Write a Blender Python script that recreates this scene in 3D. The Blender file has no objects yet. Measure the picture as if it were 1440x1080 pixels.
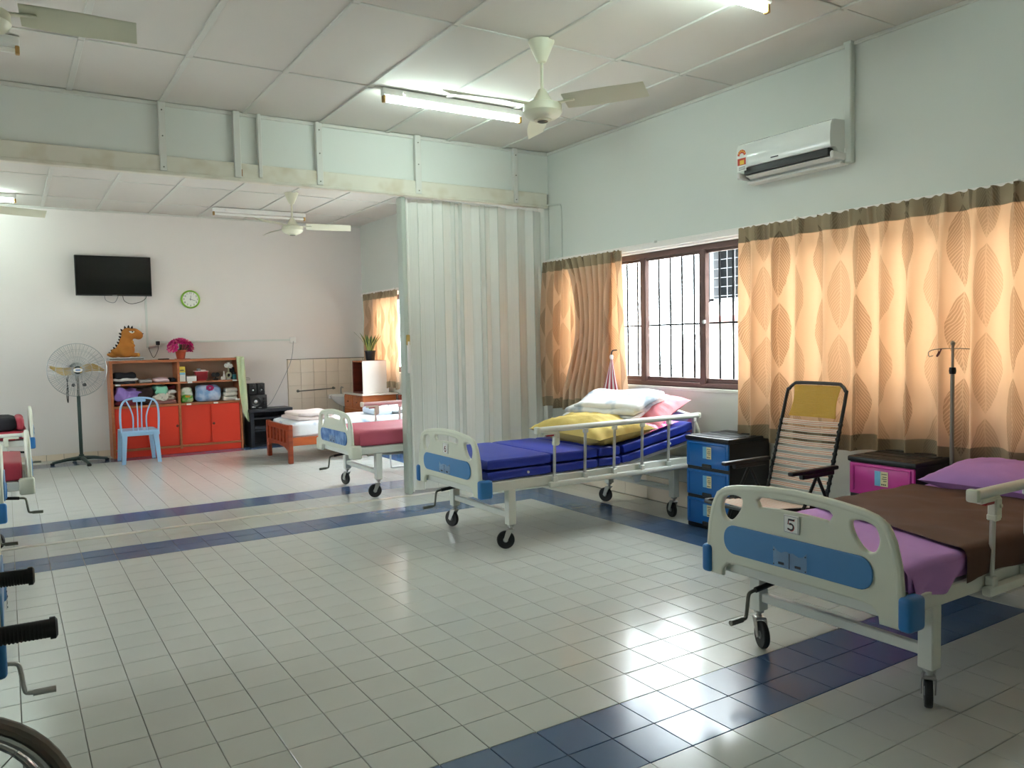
import bpy, bmesh, math, random
from mathutils import Vector, Matrix, noise
S = bpy.context.scene
COL = S.collection
PI = math.pi
random.seed(7)

# ---------------------------------------------------------------- camera, sky, sun, exposure
CAM = Vector((-2.186, -1.978, 1.444))
def cam_axes():
    yw, pt, rl = map(math.radians, (32.47, -3.12, -1.19))
    f = Vector((math.sin(yw)*math.cos(pt), math.cos(yw)*math.cos(pt), math.sin(pt)))
    r = Vector((math.cos(yw), -math.sin(yw), 0)); u = r.cross(f)
    return math.cos(rl)*r + math.sin(rl)*u, -math.sin(rl)*r + math.cos(rl)*u, f
cr, cu, cf = cam_axes()
cd = bpy.data.cameras.new('camera'); cam = bpy.data.objects.new('camera', cd); COL.objects.link(cam)
cd.sensor_width = 36; cd.lens = 1116.0/1440*36; cd.clip_start = .05; cd.clip_end = 200
cam.matrix_world = Matrix(((cr.x, cu.x, -cf.x, CAM.x), (cr.y, cu.y, -cf.y, CAM.y), (cr.z, cu.z, -cf.z, CAM.z), (0, 0, 0, 1)))
S.camera = cam
SKY, SUN, TUBE = 12.0, 4.0, 24.0
w = bpy.data.worlds.new('sky'); S.world = w; w.use_nodes = True
bg = w.node_tree.nodes['Background']; bg.inputs[0].default_value = (.88, .95, 1, 1); bg.inputs[1].default_value = SKY
sd = bpy.data.lights.new('sun', 'SUN'); sd.energy = SUN; sd.angle = .02; sd.color = (1, .95, .88)
so = bpy.data.objects.new('sun', sd); COL.objects.link(so)
so.rotation_euler = Vector((.62, .18, -.76)).to_track_quat('-Z', 'Y').to_euler()
vs = S.view_settings; vs.view_transform = 'Standard'; vs.look = 'None'; vs.gamma = 1; vs.use_curve_mapping = False
vs.exposure = 1.38
S.cycles.max_bounces = 10; S.cycles.diffuse_bounces = 6; S.cycles.transmission_bounces = 6; S.cycles.transparent_max_bounces = 12
S.cycles.sample_clamp_indirect = 6
def portal(y0, y1, z0, z1, x=2.70, side=1):
    d = bpy.data.lights.new('window_portal', 'AREA'); d.shape = 'RECTANGLE'; d.size = z1-z0; d.size_y = y1-y0
    d.cycles.is_portal = True
    o = bpy.data.objects.new('window_portal', d); COL.objects.link(o)
    o.location = (x, (y0+y1)/2, (z0+z1)/2); o.rotation_euler = (0, side*PI/2, 0)
portal(-1.2, 4.6, 1.02, 2.2); portal(5.5, 9.3, 1.02, 2.15)
portal(2.5, 3.5, 1.5, 2.2, -4.76, -1); portal(5.4, 7.4, 1.5, 2.2, -4.76, -1)

# ---------------------------------------------------------------- materials
def lin(c):
    return c/12.92 if c <= .04045 else ((c+.055)/1.055)**2.4
def rgb(h):
    return tuple(lin(int(h[i:i+2], 16)/255) for i in (0, 2, 4)) + (1,)
def mat(name, h, rough=.5, metal=0, var=.06, scale=6, bump=0, bscale=60, spec=.5, trans=0, emit=None):
    m = bpy.data.materials.new(name); m.use_nodes = True
    nt = m.node_tree; n = nt.nodes; L = nt.links; p = n['Principled BSDF']
    p.inputs['Roughness'].default_value = rough; p.inputs['Metallic'].default_value = metal
    p.inputs['Specular IOR Level'].default_value = spec
    c = rgb(h); p.inputs['Base Color'].default_value = c
    if var or bump:
        tc = n.new('ShaderNodeTexCoord')
    if var:
        ns = n.new('ShaderNodeTexNoise'); ns.inputs['Scale'].default_value = scale; ns.inputs['Detail'].default_value = 4
        L.new(tc.outputs['Object'], ns.inputs['Vector'])
        mx = n.new('ShaderNodeMix'); mx.data_type = 'RGBA'; mx.inputs[0].default_value = .5
        mx.inputs[6].default_value = tuple(min(1, x*(1-var)) for x in c[:3])+(1,); mx.inputs[7].default_value = tuple(min(1, x*(1+var)) for x in c[:3])+(1,)
        L.new(ns.outputs[0], mx.inputs[0]); L.new(mx.outputs[2], p.inputs['Base Color'])
    if bump:
        nb = n.new('ShaderNodeTexNoise'); nb.inputs['Scale'].default_value = bscale; nb.inputs['Detail'].default_value = 3
        L.new(tc.outputs['Object'], nb.inputs['Vector'])
        b = n.new('ShaderNodeBump'); b.inputs['Strength'].default_value = bump; b.inputs['Distance'].default_value = .01
        L.new(nb.outputs[0], b.inputs['Height']); L.new(b.outputs[0], p.inputs['Normal'])
    if trans: p.inputs['Transmission Weight'].default_value = trans
    if emit:
        p.inputs['Emission Color'].default_value = rgb(emit[0]); p.inputs['Emission Strength'].default_value = emit[1]
    return m
def two_tone(name, h1, h2, scale=8, lo=.45, hi=.55, rough=.7, kind='noise', bump=0):
    m = mat(name, h1, rough, var=0, bump=bump, bscale=40); nt = m.node_tree; n = nt.nodes; L = nt.links; p = n['Principled BSDF']
    tc = n.new('ShaderNodeTexCoord')
    if kind == 'noise':
        t = n.new('ShaderNodeTexNoise'); t.inputs['Scale'].default_value = scale
    elif kind == 'wave':
        t = n.new('ShaderNodeTexWave'); t.inputs['Scale'].default_value = scale; t.inputs['Distortion'].default_value = 1.5
    else:
        t = n.new('ShaderNodeTexVoronoi'); t.inputs['Scale'].default_value = scale
    L.new(tc.outputs['Object'], t.inputs['Vector'])
    r = n.new('ShaderNodeValToRGB'); r.color_ramp.elements[0].position = lo; r.color_ramp.elements[1].position = hi
    r.color_ramp.elements[0].color = rgb(h1); r.color_ramp.elements[1].color = rgb(h2)
    L.new(t.outputs[0], r.inputs[0]); L.new(r.outputs[0], p.inputs['Base Color'])
    return m
def glass(name, tint=(.96, .98, .98, 1), gl=1.0):
    m = bpy.data.materials.new(name); m.use_nodes = True; n = m.node_tree.nodes; L = m.node_tree.links
    for x in list(n):
        if x.type == 'BSDF_PRINCIPLED': n.remove(x)
    t = n.new('ShaderNodeBsdfTransparent'); t.inputs[0].default_value = tint
    g = n.new('ShaderNodeBsdfGlossy'); g.inputs['Roughness'].default_value = .03
    fr = n.new('ShaderNodeFresnel'); fr.inputs[0].default_value = 1.45
    mx = n.new('ShaderNodeMixShader'); ge = n.new('ShaderNodeNewGeometry'); ml = n.new('ShaderNodeMath'); ml.operation = 'MULTIPLY_ADD'; ml.inputs[1].default_value = -1; ml.inputs[2].default_value = 1
    L.new(ge.outputs['Backfacing'], ml.inputs[0]); m2 = n.new('ShaderNodeMath'); m2.operation = 'MULTIPLY'
    L.new(ml.outputs[0], m2.inputs[0]); L.new(fr.outputs[0], m2.inputs[1]); L.new(m2.outputs[0], mx.inputs[0]); L.new(t.outputs[0], mx.inputs[1]); L.new(g.outputs[0], mx.inputs[2])
    L.new(mx.outputs[0], n['Material Output'].inputs[0])
    return m
def film(name, h, alpha):
    m = mat(name, h, .25, var=0); m.node_tree.nodes['Principled BSDF'].inputs['Alpha'].default_value = alpha
    return m
def curtain_mat(name='leaf_pattern_curtain', tr=.24, c1='d6ba9e', c2='8c6a4c'):
    m = bpy.data.materials.new(name); m.use_nodes = True; n = m.node_tree.nodes; L = m.node_tree.links
    n.remove(n['Principled BSDF'])
    def M(op, a, b=None, c=None):
        x = n.new('ShaderNodeMath'); x.operation = op
        for i, v in enumerate((a, b, c)):
            if v is None: continue
            if isinstance(v, (int, float)): x.inputs[i].default_value = v
            else: L.new(v, x.inputs[i])
        return x.outputs[0]
    uv = n.new('ShaderNodeUVMap'); sp = n.new('ShaderNodeSeparateXYZ'); L.new(uv.outputs[0], sp.inputs[0])
    wn = n.new('ShaderNodeTexNoise'); wn.inputs['Scale'].default_value = 5; L.new(uv.outputs[0], wn.inputs['Vector'])
    u = M('ADD', M('DIVIDE', sp.outputs[0], .24), M('MULTIPLY', wn.outputs[0], .22)); v0 = M('ADD', M('DIVIDE', sp.outputs[1], .50), M('MULTIPLY', wn.outputs[0], .12))
    col = M('FLOOR', u); par = M('MODULO', M('ABSOLUTE', col), 2)
    v = M('ADD', v0, M('MULTIPLY', par, .5))
    a = M('MULTIPLY', M('SUBTRACT', M('FRACT', u), .5), 2)          # -1..1 across
    b = M('MULTIPLY', M('SUBTRACT', M('FRACT', v), .5), 2)          # -1..1 up
    half = M('MULTIPLY', M('SUBTRACT', 1, M('POWER', M('ABSOLUTE', b), 1.7)), M('SUBTRACT', .80, M('MULTIPLY', b, .20)))
    aa = M('ABSOLUTE', a)
    inside = M('GREATER_THAN', M('SUBTRACT', half, aa), .06)
    st = M('SINE', M('MULTIPLY', M('SUBTRACT', M('MULTIPLY', b, 1.15), M('MULTIPLY', aa, .85)), 54))
    vein = M('LESS_THAN', aa, .03)
    hat = M('MAXIMUM', M('GREATER_THAN', st, .35), vein)
    f = M('MULTIPLY', M('MULTIPLY', inside, M('SUBTRACT', 1, M('MULTIPLY', par, .4))), M('SUBTRACT', .62, M('MULTIPLY', hat, .36)))
    mx = n.new('ShaderNodeMix'); mx.data_type = 'RGBA'; L.new(f, mx.inputs[0])
    mx.inputs[6].default_value = rgb(c1); mx.inputs[7].default_value = rgb(c2)
    d = n.new('ShaderNodeBsdfDiffuse'); t = n.new('ShaderNodeBsdfTranslucent'); L.new(mx.outputs[2], d.inputs[0])
    t2 = n.new('ShaderNodeMix'); t2.data_type = 'RGBA'; t2.blend_type = 'MULTIPLY'; t2.inputs[0].default_value = 1
    L.new(mx.outputs[2], t2.inputs[6]); t2.inputs[7].default_value = (1, .77, .58, 1); L.new(t2.outputs[2], t.inputs[0])
    ms = n.new('ShaderNodeMixShader'); ms.inputs[0].default_value = tr; L.new(d.outputs[0], ms.inputs[1]); L.new(t.outputs[0], ms.inputs[2])
    L.new(ms.outputs[0], n['Material Output'].inputs[0])
    return m
def wood(name, h1, h2, scale=3, rough=.4):
    m = mat(name, h1, rough, var=0); nt = m.node_tree; n = nt.nodes; L = nt.links; p = n['Principled BSDF']
    tc = n.new('ShaderNodeTexCoord'); mp = n.new('ShaderNodeMapping'); mp.inputs['Scale'].default_value = (scale, scale*6, scale*6)
    t = n.new('ShaderNodeTexNoise'); t.inputs['Scale'].default_value = 2; t.inputs['Detail'].default_value = 6
    L.new(tc.outputs['Object'], mp.inputs[0]); L.new(mp.outputs[0], t.inputs['Vector'])
    r = n.new('ShaderNodeValToRGB'); r.color_ramp.elements[0].position = .35; r.color_ramp.elements[1].position = .65
    r.color_ramp.elements[0].color = rgb(h1); r.color_ramp.elements[1].color = rgb(h2)
    L.new(t.outputs[0], r.inputs[0]); L.new(r.outputs[0], p.inputs['Base Color'])
    return m
def tile_mat(name, h, rough, var):
    m = mat(name, h, rough, var=var, scale=3, bump=.03, bscale=9); n = m.node_tree.nodes; L = m.node_tree.links
    oi = n.new('ShaderNodeObjectInfo')
    r = n.new('ShaderNodeMath'); r.operation = 'MULTIPLY_ADD'; r.inputs[1].default_value = .08; r.inputs[2].default_value = rough-.03
    L.new(oi.outputs['Random'], r.inputs[0]); L.new(r.outputs[0], n['Principled BSDF'].inputs['Roughness'])
    return m

M_wall = mat('white_wall_paint', 'd6dad4', .75, var=.03, scale=1.2, bump=.04, bscale=30)
M_wall_lit = mat('brightened_wall_paint', 'e6e1dd', .75, var=.03, scale=1.2, bump=.04, bscale=30)  # wall colour lightened to stand in for stronger light in the far room
M_ceil = mat('white_ceiling_board', 'd6d2cb', .8, var=.03, scale=1.5, bump=.03, bscale=50)
M_batten = mat('painted_batten', 'd2d2cb', .6, var=.05)
M_beam = two_tone('aged_cream_paint', 'd6d2c4', 'c3b8a0', 5, .5, .8, .6)
M_bare = mat('bare_chipped_wood', '9a6a44', .8)
M_tile = tile_mat('cream_glazed_tile', 'c6c8c2', .20, .03)
M_blue_tile = tile_mat('blue_glazed_tile', '4a648a', .18, .05)
M_grout = mat('grey_grout', '77756c', .85)
M_walltile = mat('beige_wall_tile', 'eadcc9', .25, var=.04)
M_white = mat('white_paint', 'e6e6e2', .4, var=.02)
M_cream = mat('cream_enamel', 'dfe0cf', .35, var=.02)
M_bedplastic = mat('ivory_bed_plastic', 'd8dac9', .38, var=.02)
M_bedmetal = mat('white_bed_enamel', 'dadcd4', .35, var=.02)
M_blueplastic = mat('blue_bed_plastic', '2f74b4', .35, var=.03)
M_bluepanel = mat('blue_panel_plastic', '4a83b8', .35, var=.03)
M_steel = mat('brushed_steel', 'b5b5b2', .3, 1, var=.05)
M_dsteel = mat('dull_steel', '77786f', .4, 1, var=.08)
M_rubber = mat('black_rubber', '1b1b1c', .6, var=.05)
M_black = mat('black_plastic', '141415', .4, var=.05)
M_greyhub = mat('grey_hub_plastic', '8c8f90', .4)
M_alu = mat('satin_aluminium', 'cfcfca', .35, .6, var=.03)
M_brown = mat('brown_window_aluminium', '5d4540', .45, .2, var=.04)
M_glass = glass('window_glass')
M_red = mat('red_plastic', 'a01c22', .4)
M_navy = mat('royal_blue_vinyl', '1d34a2', .42, var=.06, bump=.12, bscale=14)
M_mauve = mat('mauve_cotton', 'b583c6', .8, var=.05, bump=.15, bscale=16)
M_choc = mat('brown_cotton', '543628', .8, var=.06, bump=.15, bscale=14)
M_pinksheet = mat('rose_vinyl', 'bb5468', .6, var=.05, bump=.1, bscale=14)
M_yellow = mat('mustard_yellow_cotton', 'cdb263', .85, var=.08, bump=.2, bscale=25)
M_pvc = mat('pale_grey_pvc_panel', 'e4e4de', .4, var=.02)
M_pvcdark = mat('grey_pvc_hinge', 'cdd0c8', .45)
M_curtain = curtain_mat(); M_hem = curtain_mat('shaded_lined_hem', .05, 'a39278', '5f5140')  # hem cloth colour darkened to stand in for the backlight its doubling blocks
M_pelmet = mat('white_rail', 'ece6e2', .5, var=.02)
M_dblue = mat('blue_drawer_plastic', '1767b5', .28, var=.03)
M_pink = mat('magenta_drawer_plastic', 'd0399b', .35, var=.03)
M_skyblue = mat('sticker_sky_blue', '7fc4e8', .5, var=0)
M_stickcream = mat('sticker_cream', 'ecdcae', .5, var=0)
M_ink = mat('dark_print', '2c2f36', .6, var=0)
M_redprint = mat('red_print', 'c8402c', .6, var=0)
M_paper = mat('white_paper', 'eeeeea', .6, var=.01)
M_cabwood = wood('orange_brown_wood', 'a8623c', 'b97148', 2)
M_cabback = mat('beige_back_board', 'c4a78e', .7)
M_redlam = mat('red_orange_laminate', 'e63c24', .4, var=.03)
M_bedwood = wood('red_brown_varnished_wood', '7c2e16', '94401e', 2)
M_lockwood = wood('chestnut_wood', '9c5228', 'b4632f', 2)
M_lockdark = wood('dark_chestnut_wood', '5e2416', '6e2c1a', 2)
M_chair = mat('pale_blue_plastic', '9cc2e4', .35, var=.02)
M_tube = mat('lit_fluorescent_tube', 'ffffff', .4, var=0, emit=('e6fff6', TUBE))
M_tubeoff = mat('unlit_fluorescent_tube', 'efefea', .3, var=0)
M_brass = mat('tan_lamp_holder', 'b08a4e', .5)
M_screen = mat('black_tv_screen', '060607', .15, var=0)
M_lime = mat('lime_green_rim', '8fc23f', .4)
M_fangreen = mat('dark_green_metal', '33463f', .45, var=.05)
M_fanblade = mat('amber_fan_blade', 'd9b04c', .4, var=.03)
M_wire = mat('chrome_wire', 'b9bcbc', .35, .8)
M_speaker = mat('black_speaker_vinyl', '19191b', .45)
M_cone = mat('silver_cone', 'c9c9c9', .3, .5)
M_dcab = mat('charcoal_cabinet', '23262d', .4, var=.06)
M_ceramic = mat('white_ceramic', 'eceae6', .12, var=0)
M_leaf = mat('dark_green_leaf', '3c5a34', .4, var=.2, scale=20)
M_leafedge = mat('yellow_leaf_margin', 'b5bd68', .4)
M_strap = two_tone('white_and_coral_straps', 'ece2d6', 'd98f72', 55, .35, .65, .6, 'wave')
M_amber = mat('amber_elastic_cord', 'd6a83a', .45, var=.06)
M_sandal = mat('ochre_plush', 'ad6d28', .9, var=.08, scale=20, bump=.4, bscale=120)
M_sandal2 = mat('light_ochre_plush', 'cf9440', .9, var=.06, scale=20, bump=.4, bscale=120)
M_plushblack = mat('black_felt', '221c1c', .9)
M_terracotta = mat('terracotta_plastic', 'b14a2a', .5)
M_petal = mat('magenta_petal', 'd62f86', .6, var=.15, scale=30)
M_petal2 = mat('pink_petal', 'ec7f9d', .6, var=.15, scale=30)

# ---------------------------------------------------------------- mesh helpers
class MB:
    def __init__(s): s.v = []; s.f = []; s.m = []; s.M = Matrix()
    def add(s, vs_, fs, mi=0):
        k = len(s.v); s.v += [tuple(s.M @ Vector(v)) for v in vs_]
        s.f += [tuple(i+k for i in f) for f in fs]; s.m += [mi]*len(fs); return s
    def box(s, a, b, mi=0):
        (x0, y0, z0), (x1, y1, z1) = a, b
        return s.add([(x0,y0,z0),(x1,y0,z0),(x1,y1,z0),(x0,y1,z0),(x0,y0,z1),(x1,y0,z1),(x1,y1,z1),(x0,y1,z1)],
                     [(0,3,2,1),(4,5,6,7),(0,1,5,4),(1,2,6,5),(2,3,7,6),(3,0,4,7)], mi)
    def rbox(s, a, b, r=.01, seg=2, mi=0):
        bm = bmesh.new(); bmesh.ops.create_cube(bm, size=1)
        a = Vector(a); b = Vector(b); c = (a+b)/2; d = b-a
        for v in bm.verts: v.co = Vector((v.co.x*d.x, v.co.y*d.y, v.co.z*d.z))+c
        r = min(r, .49*min(abs(d.x), abs(d.y), abs(d.z)))
        bmesh.ops.bevel(bm, geom=list(bm.edges), offset=r, segments=seg, profile=.5, affect='EDGES')
        s.bm(bm, mi); return s
    def bm(s, bm, mi=0):
        bm.verts.index_update()
        s.add([v.co[:] for v in bm.verts], [tuple(v.index for v in f.verts) for f in bm.faces], mi); bm.free()
    def tube(s, pts, r, n=8, closed=False, mi=0, radii=None, flat=1.0):
        P = [Vector(p) for p in pts]; N = len(P); vs_ = []; fs = []
        prev = None
        for i, p in enumerate(P):
            a = P[(i-1) % N] if (i or closed) else P[i]; b = P[(i+1) % N] if (i < N-1 or closed) else P[i]
            t = (b-a).normalized()
            if prev is None:
                ref = Vector((0, 0, 1)) if abs(t.z) < .9 else Vector((1, 0, 0))
                u = t.cross(ref).normalized()
            else:
                u = prev - t*prev.dot(t)
                u = u.normalized() if u.length > 1e-6 else t.orthogonal().normalized()
            prev = u; w_ = t.cross(u); rr = radii[i] if radii else r
            for k in range(n):
                an = 2*PI*k/n; vs_.append(p + u*rr*math.cos(an) + w_*rr*flat*math.sin(an))
        R = N if closed else N-1
        for i in range(R):
            for k in range(n):
                j = (i+1) % N
                fs.append((i*n+k, i*n+(k+1) % n, j*n+(k+1) % n, j*n+k))
        if not closed: fs += [tuple(range(n))[::-1], tuple((N-1)*n+k for k in range(n))]
        return s.add(vs_, fs, mi)
    def lathe(s, prof, c=(0, 0, 0), n=20, axis='z', mi=0, cap=True):
        vs_ = []; fs = []; c = Vector(c)
        for r, h in prof:
            for k in range(n):
                a = 2*PI*k/n; x, y = r*math.cos(a), r*math.sin(a)
                q = {'z': (x, y, h), 'x': (h, x, y), 'y': (x, h, y)}[axis]
                vs_.append(c+Vector(q))
        for i in range(len(prof)-1):
            for k in range(n): fs.append((i*n+k, i*n+(k+1) % n, (i+1)*n+(k+1) % n, (i+1)*n+k))
        if cap and prof[0][0] > 1e-5: fs.append(tuple(range(n))[::-1])
        if cap and prof[-1][0] > 1e-5: fs.append(tuple((len(prof)-1)*n+k for k in range(n)))
        return s.add(vs_, fs, mi)
    def soft(s, a, b, r=.03, cuts=8, wr=0, seed=0, fr=6, mi=0, sag=0):
        bm = bmesh.new(); bmesh.ops.create_cube(bm, size=2)
        bmesh.ops.subdivide_edges(bm, edges=list(bm.edges), cuts=cuts, use_grid_fill=True)
        a = Vector(a); b = Vector(b); c = (a+b)/2; h = (b-a)/2; r = min(r, *h)
        for v in bm.verts:
            p = Vector((v.co.x*h.x, v.co.y*h.y, v.co.z*h.z))
            q = Vector([max(-(h[i]-r), min(h[i]-r, p[i])) for i in range(3)]); d = p-q
            if d.length > 1e-7: p = q+d.normalized()*r
            if wr:
                nv = noise.noise_vector((p+c)*fr+Vector((seed*7.3, seed*3.1, seed)))
                k = 1 if p.z > -h.z*.9 else .15
                p = p+nv*wr*k
            if sag and p.z > 0: p.z -= sag*((p.x/h.x)**2+(p.y/h.y)**2)
            v.co = p+c
        s.bm(bm, mi); return s
    def pillow(s, c, wx, wy, h, seed=0, wr=.012, n=22, rot=0, tilt=0, tilty=0, pin=.08):
        Mx = Matrix.Translation(c) @ Matrix.Rotation(rot, 4, 'Z') @ Matrix.Rotation(tilty, 4, 'Y') @ Matrix.Rotation(tilt, 4, 'X')
        vs_ = []; fs = []
        for side in (1, -1):
            for i in range(n+1):
                for j in range(n+1):
                    u, v = 2*i/n-1, 2*j/n-1
                    t = max(0, (1-abs(u)**2.6)*(1-abs(v)**2.6))
                    x = u*wx/2*(1-pin*(1-abs(v)**2)); y = v*wy/2*(1-pin*(1-abs(u)**2))
                    nz = noise.noise(Vector((u*2.4+seed*5, v*2.4, seed+side)))+.5*noise.noise(Vector((u*6, v*6+seed*3, side)))
                    z = side*(h/2*t**.55 + wr*nz*t**.3 + .5*wr*math.sin(17*math.atan2(v, u+1e-6)+3*nz)*(1-t)*t**.4 if t > 0 else 0)
                    vs_.append(Mx @ Vector((x, y, z)))
        m1 = (n+1)**2
        for i in range(n):
            for j in range(n):
                a = i*(n+1)+j; q = (a, a+n+1, a+n+2, a+1); fs.append(q); fs.append(tuple(x+m1 for x in q[::-1]))
        return s.add(vs_, fs)
    def grid(s, fn, nu, nv, mi=0, uv=None):
        vs_ = [fn(i/nu, j/nv) for i in range(nu+1) for j in range(nv+1)]
        return s.add(vs_, [(i*(nv+1)+j, (i+1)*(nv+1)+j, (i+1)*(nv+1)+j+1, i*(nv+1)+j+1) for i in range(nu) for j in range(nv)], mi)
    def mesh(s, name, mats, smooth=35):
        me = bpy.data.meshes.new(name); me.from_pydata(s.v, [], s.f)
        if not isinstance(mats, (list, tuple)): mats = [mats]
        for m in mats: me.materials.append(m)
        me.polygons.foreach_set('material_index', s.m)
        if smooth:
            me.polygons.foreach_set('use_smooth', [True]*len(me.polygons))
            me.set_sharp_from_angle(angle=math.radians(smooth))
        me.update(); return me
    def build(s, name, mats, parent=None, smooth=35, label=None, weld=False):
        o = bpy.data.objects.new(name, s.mesh(name, mats, smooth)); COL.objects.link(o); o.parent = parent
        if label: o['label'] = label
        return o
def weld(o, d=1e-4):
    bm = bmesh.new(); bm.from_mesh(o.data); bmesh.ops.remove_doubles(bm, verts=bm.verts, dist=d); bm.to_mesh(o.data); bm.free()
    o.data.polygons.foreach_set('use_smooth', [True]*len(o.data.polygons)); return o
def tag(o, label, cat, group=None):
    o['label'] = label; o['category'] = cat
    if group: o['group'] = group
    return o
def thing(name, label, cat, loc=(0, 0, 0), rz=0, group=None):
    o = bpy.data.objects.new(name, None); COL.objects.link(o); o.location = loc; o.rotation_euler = (0, 0, rz); o.empty_display_size = .1
    return tag(o, label, cat, group)
def struct(o):
    o['kind'] = 'structure'; return o
def dup(src, loc, rz, label, group=None, name=None):
    def cp(o, par):
        c = o.copy(); COL.objects.link(c); c.parent = par
        for ch in [x for x in KIDS.get(o.name, [])]: cp(ch, c)
        return c
    KIDS.clear()
    for o in bpy.data.objects:
        if o.parent: KIDS.setdefault(o.parent.name, []).append(o)
    r = cp(src, None); r.location = loc; r.rotation_euler = (0, 0, rz); r['label'] = label
    if group: r['group'] = group
    return r
KIDS = {}
def inst(me, name, parent, loc=(0, 0, 0), rot=(0, 0, 0), scale=(1, 1, 1)):
    o = bpy.data.objects.new(name, me); COL.objects.link(o); o.parent = parent; o.location = loc; o.rotation_euler = rot; o.scale = scale; return o
def shape2d(outline, holes, depth, bevel, fmap, res=6):
    cu_ = bpy.data.curves.new('outline', 'CURVE'); cu_.dimensions = '2D'; cu_.fill_mode = 'BOTH'; cu_.extrude = depth/2-bevel; cu_.bevel_depth = bevel; cu_.bevel_resolution = 2
    for pts in [outline]+list(holes):
        sp = cu_.splines.new('POLY'); sp.points.add(len(pts)-1); sp.use_cyclic_u = True
        for p, q in zip(sp.points, pts): p.co = (q[0], q[1], 0, 1)
    o = bpy.data.objects.new('outline', cu_); COL.objects.link(o)
    me = bpy.data.meshes.new_from_object(o.evaluated_get(bpy.context.evaluated_depsgraph_get()))
    bpy.data.objects.remove(o); bpy.data.curves.remove(cu_)
    mb = MB(); mb.add([fmap(*v.co) for v in me.vertices], [tuple(p.vertices) for p in me.polygons]); bpy.data.meshes.remove(me)
    return mb
def inset(pts, d):
    N = len(pts); A = sum(pts[i][0]*pts[(i+1) % N][1]-pts[(i+1) % N][0]*pts[i][1] for i in range(N)); sg = 1 if A > 0 else -1; out = []
    for i in range(N):
        a = Vector(pts[i-1][:2]); b = Vector(pts[i][:2]); c = Vector(pts[(i+1) % N][:2])
        n1 = Vector((-(b-a).y, (b-a).x)).normalized(); n2 = Vector((-(c-b).y, (c-b).x)).normalized(); nn = n1+n2
        nn = nn.normalized()/max(.5, math.sqrt(max(.01, (1+n1.dot(n2))/2))) if nn.length > 1e-5 else n1
        p = b+nn*d*sg; out.append((p.x, p.y))
    return out
def smooth_loop(pts, n=4, closed=True):
    out = []; N = len(pts)
    rng = range(N) if closed else range(N-1)
    for i in rng:
        p0, p1, p2, p3 = [Vector(pts[(i+k) % N]) if closed else Vector(pts[max(0, min(N-1, i+k))]) for k in (-1, 0, 1, 2)]
        for k in range(n):
            t = k/n
            out.append(.5*((2*p1)+(-p0+p2)*t+(2*p0-5*p1+4*p2-p3)*t*t+(-p0+3*p1-3*p2+p3)*t**3))
    if not closed: out.append(Vector(pts[-1]))
    return out
def rrect(x0, y0, x1, y1, r, n=5):
    out = []
    for cx, cy, a0 in ((x1-r, y1-r, 0), (x0+r, y1-r, 90), (x0+r, y0+r, 180), (x1-r, y0+r, 270)):
        for k in range(n+1):
            a = math.radians(a0+90*k/n); out.append((cx+r*math.cos(a), cy+r*math.sin(a)))
    return out
def text_mb(txt, size, fmap, ext=.001):
    cu_ = bpy.data.curves.new('lettering', 'FONT'); cu_.body = txt; cu_.size = size; cu_.extrude = ext; cu_.align_x = 'CENTER'; cu_.align_y = 'CENTER'
    o = bpy.data.objects.new('lettering', cu_); COL.objects.link(o)
    me = bpy.data.meshes.new_from_object(o.evaluated_get(bpy.context.evaluated_depsgraph_get()))
    bpy.data.objects.remove(o); bpy.data.curves.remove(cu_)
    mb = MB(); mb.add([fmap(*v.co) for v in me.vertices], [tuple(p.vertices) for p in me.polygons]); bpy.data.meshes.remove(me)
    return mb
def blob(balls, voxel=.01, it=6):
    """one continuous skin over a set of overlapping ellipsoids (x,y,z, rx,ry,rz, rot_y)"""
    mb = MB()
    for (x, y, z, rx, ry, rz, ro) in balls:
        bm = bmesh.new(); bmesh.ops.create_icosphere(bm, subdivisions=3, radius=1)
        Mx = Matrix.Translation((x, y, z)) @ Matrix.Rotation(ro, 4, 'Y') @ Matrix.Diagonal((rx, ry, rz, 1))
        for v in bm.verts: v.co = Mx @ v.co
        mb.bm(bm)
    o = mb.build('blob', M_white)
    r = o.modifiers.new('r', 'REMESH'); r.mode = 'VOXEL'; r.voxel_size = voxel
    s_ = o.modifiers.new('s', 'SMOOTH'); s_.iterations = it; s_.factor = .5
    me = bpy.data.meshes.new_from_object(o.evaluated_get(bpy.context.evaluated_depsgraph_get()))
    bpy.data.objects.remove(o)
    out = MB(); out.add([v.co[:] for v in me.vertices], [tuple(p.vertices) for p in me.polygons]); bpy.data.meshes.remove(me)
    return out

# ---------------------------------------------------------------- the room
ZC, ZF, XW, YP, YB, XL, YK = 3.37, 3.30, 2.64, 4.87, 10.0, -4.7, -3.6
floor = struct(MB().box((XL-.1, YK-.1, -.12), (XW+.14, YB+.14, -.006)).build('floor', M_grout, smooth=0))
def is_blue(cx, cy):
    if cx > 2.2: return False
    if 0 < cy < .4 or 4.0 < cy < 4.4 or 5.28 < cy < 5.68 or 9.28 < cy < 9.68: return True
    return 1.8 < cx and (0 < cy < 4.4 or 5.28 < cy < 9.68)
tl = MB().rbox((-.0985, -.0985, -.02), (.0985, .0985, 0), .0015, 1)
me_tile = tl.mesh('tile', [M_tile], 20); me_btile = tl.mesh('tile', [M_blue_tile], 20)
cells = []
for i in range(-24, 14):
    for j in range(-18, 24): cells.append((.2*i+.1, .2*j+.1))
    for k in range(0, 26): cells.append((.2*i+.1, 4.98+.2*k))
def in_view(x, y):
    d = Vector((x, y, 0))-CAM; zz = d.dot(cf)
    if zz < .3: return 0
    u = 720+1116*d.dot(cr)/zz; v = 540-1116*d.dot(cu)/zz
    return (1.444/d.length**3) if -20 < u < 1460 and v < 1100 else 0
cells.sort(key=lambda c: -in_view(*c))
rest = MB()
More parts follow.
